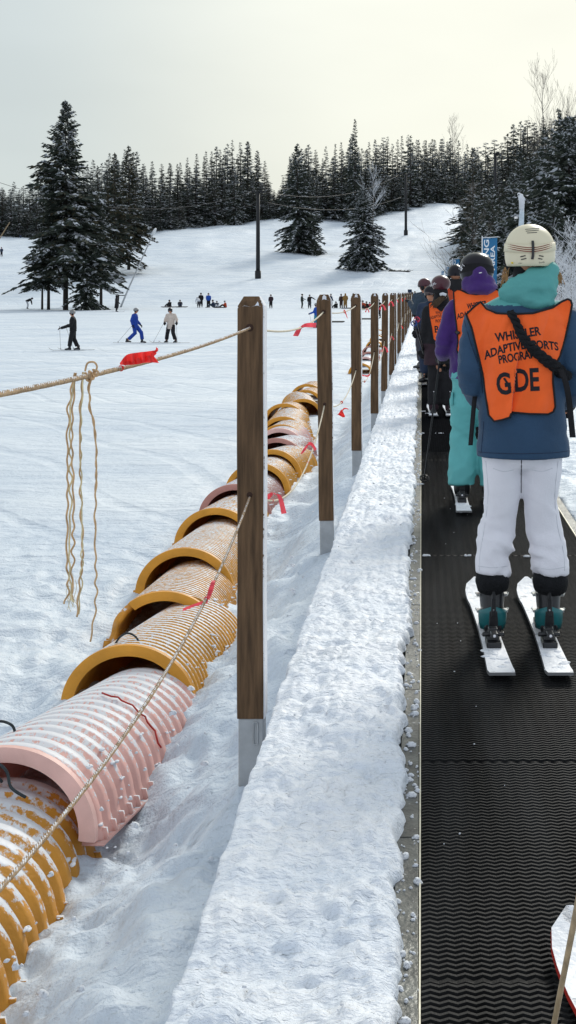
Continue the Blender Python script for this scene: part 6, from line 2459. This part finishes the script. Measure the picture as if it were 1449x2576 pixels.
lettering(p3, vb3, 'ADAPTIVE SPORTS', 1083, 804, 1135, 797, 8, bold=.01, sag=-2)
lettering(p3, vb3, 'PROGRAM', 1096, 812, 1122, 809, 8, bold=.01)
lettering(p3, vb3, 'BIB', 1094, 837, 1122, 835, 17, bold=.02)
Jl = {a: v - Vector(p3l) for a, v in J.items()}
for k in 'LR':
    glove(p3, Jl, k, 'black_cloth', 1.05)
pole('black ski pole with a blue basket sticking out behind the burgundy helmet person', W(1066, 890, Y3 + .1), W(1040, 808, Y3 - .75), material='pole_black', basket='basket_blue', r=.009)
pole('black ski pole with a red basket sticking out behind the burgundy helmet person', W(1068, 888, Y3 + .1), W(1047, 798, Y3 - .72), material='pole_black', basket='basket_red', r=.009)
for (nm, tx, ty) in (('left', 1091, 1088), ('right', 1134, 1128)):
    tl = W(tx, 1054, 16.46); tp = W(ty - 3, 1040, 18.0)
    ski('%s ski of the person with the burgundy helmet' % nm, (tl[0], 16.46, .01), (tp[0], 18.0, .01), .115, 'tree_snow', boot=.45, rise=.06)

# ------------------------------------------------------------------ people farther up the carpet
def onbelt(px, Y):
    return (float((px - VX) / FOC * Y), Y, .03)
loc = onbelt(1146, 20.4)
t, J = figure('tall person with a black helmet and orange vest between burgundy and purple ones', loc, 0, ('orange_cloth', 'slate_cloth', 'helmet_black'), None, 1.06, .024, detail=True)
t.children[1].data.materials[0] = M['vest_orange']
mb = MB(); mb.tube([Vector((0, 0, 1.40)), Vector((0, .0, 1.66))], [.13, .115], 14); mb.build('neck_gaiter', 'black_cloth', t)
for k, l in zip('LR', ('left', 'right')):
    a = J['an' + k]
    ski('%s ski of the tall person with the black helmet' % l, (loc[0] + a.x, loc[1] - .62, .01), (loc[0] + a.x, loc[1] + .95, .01), .11, 'tree_snow', boot=.5, rise=.06, snowy=False)
loc = onbelt(1085, 22.6)
t, J = figure('child with bare face looking back, standing left of the burgundy helmet', loc, R(150), ('navy_cloth', 'navy_cloth', 'helmet_black'), None, .89, .024, detail=True, head_yaw=R(-5))
t.children[0].name = 'body'
skis_for('child looking back beside the burgundy helmet', loc, 0, J, 1.5)
loc = onbelt(1071, 26.5)
t, J = figure('person in navy and grey with goggles on the helmet, far left of the queue', loc, R(60), ('slate_cloth', 'grey_cloth', 'helmet_burgundy'), dict(haL=(-.1, .3, 1.3), elL=(-.25, .1, 1.15)), .98, .024, detail=True)
skis_for('person in navy and grey with brown goggles', loc, 0, J, 1.5)
loc = onbelt(1068, 33)
t, J = figure('farthest person of the queue in dark grey', loc, 0, ('slate_cloth', 'black_cloth', 'helmet_black'), None, 1.0, .03)
skis_for('farthest person of the queue', loc, 0, J, 1.5)

# ------------------------------------------------------------------ ski tip and tan pole at the lower right corner
ski('snow covered ski tip with a red edge at the lower right corner', (.470, 1.62, .012), (.342, 3.21, .012), .118, 'ski_top', 'ski_side_red', rise=.05)
0 and ski('corner of a second snowy ski at the bottom border', (.305, 1.35, .012), (.268, 2.93, .012), .115, 'ski_top', 'ski_side_red', rise=.05)
pole('scratched tan ski pole slanting at the lower right corner', (.346, 2.10, 1.14), (.238, 2.66, .02), .0068, 'pole_tan', 'snow_clean')

# dry weeds poking out of the snow
rng = random.Random(31)
mb = MB()
x, y, z = gp(1003, 231)
for i in range(40):
    a = (x - 1.9 + 3.8 * rng.random(), y + rng.gauss(0, .4), z + .02)
    mb.tube([a, (a[0] + rng.gauss(.3, .3), a[1], a[2] + .12 + .15 * rng.random())], .03, 3)
mb.ell((x, y, z - .02), (2.0, .5, .16), 12, 6)
tag(mb.build('bare_patch', 'dry_mud'), 'dark streak of bare ground and weeds on the slope right of the snow laden conifer', 'bare patch')
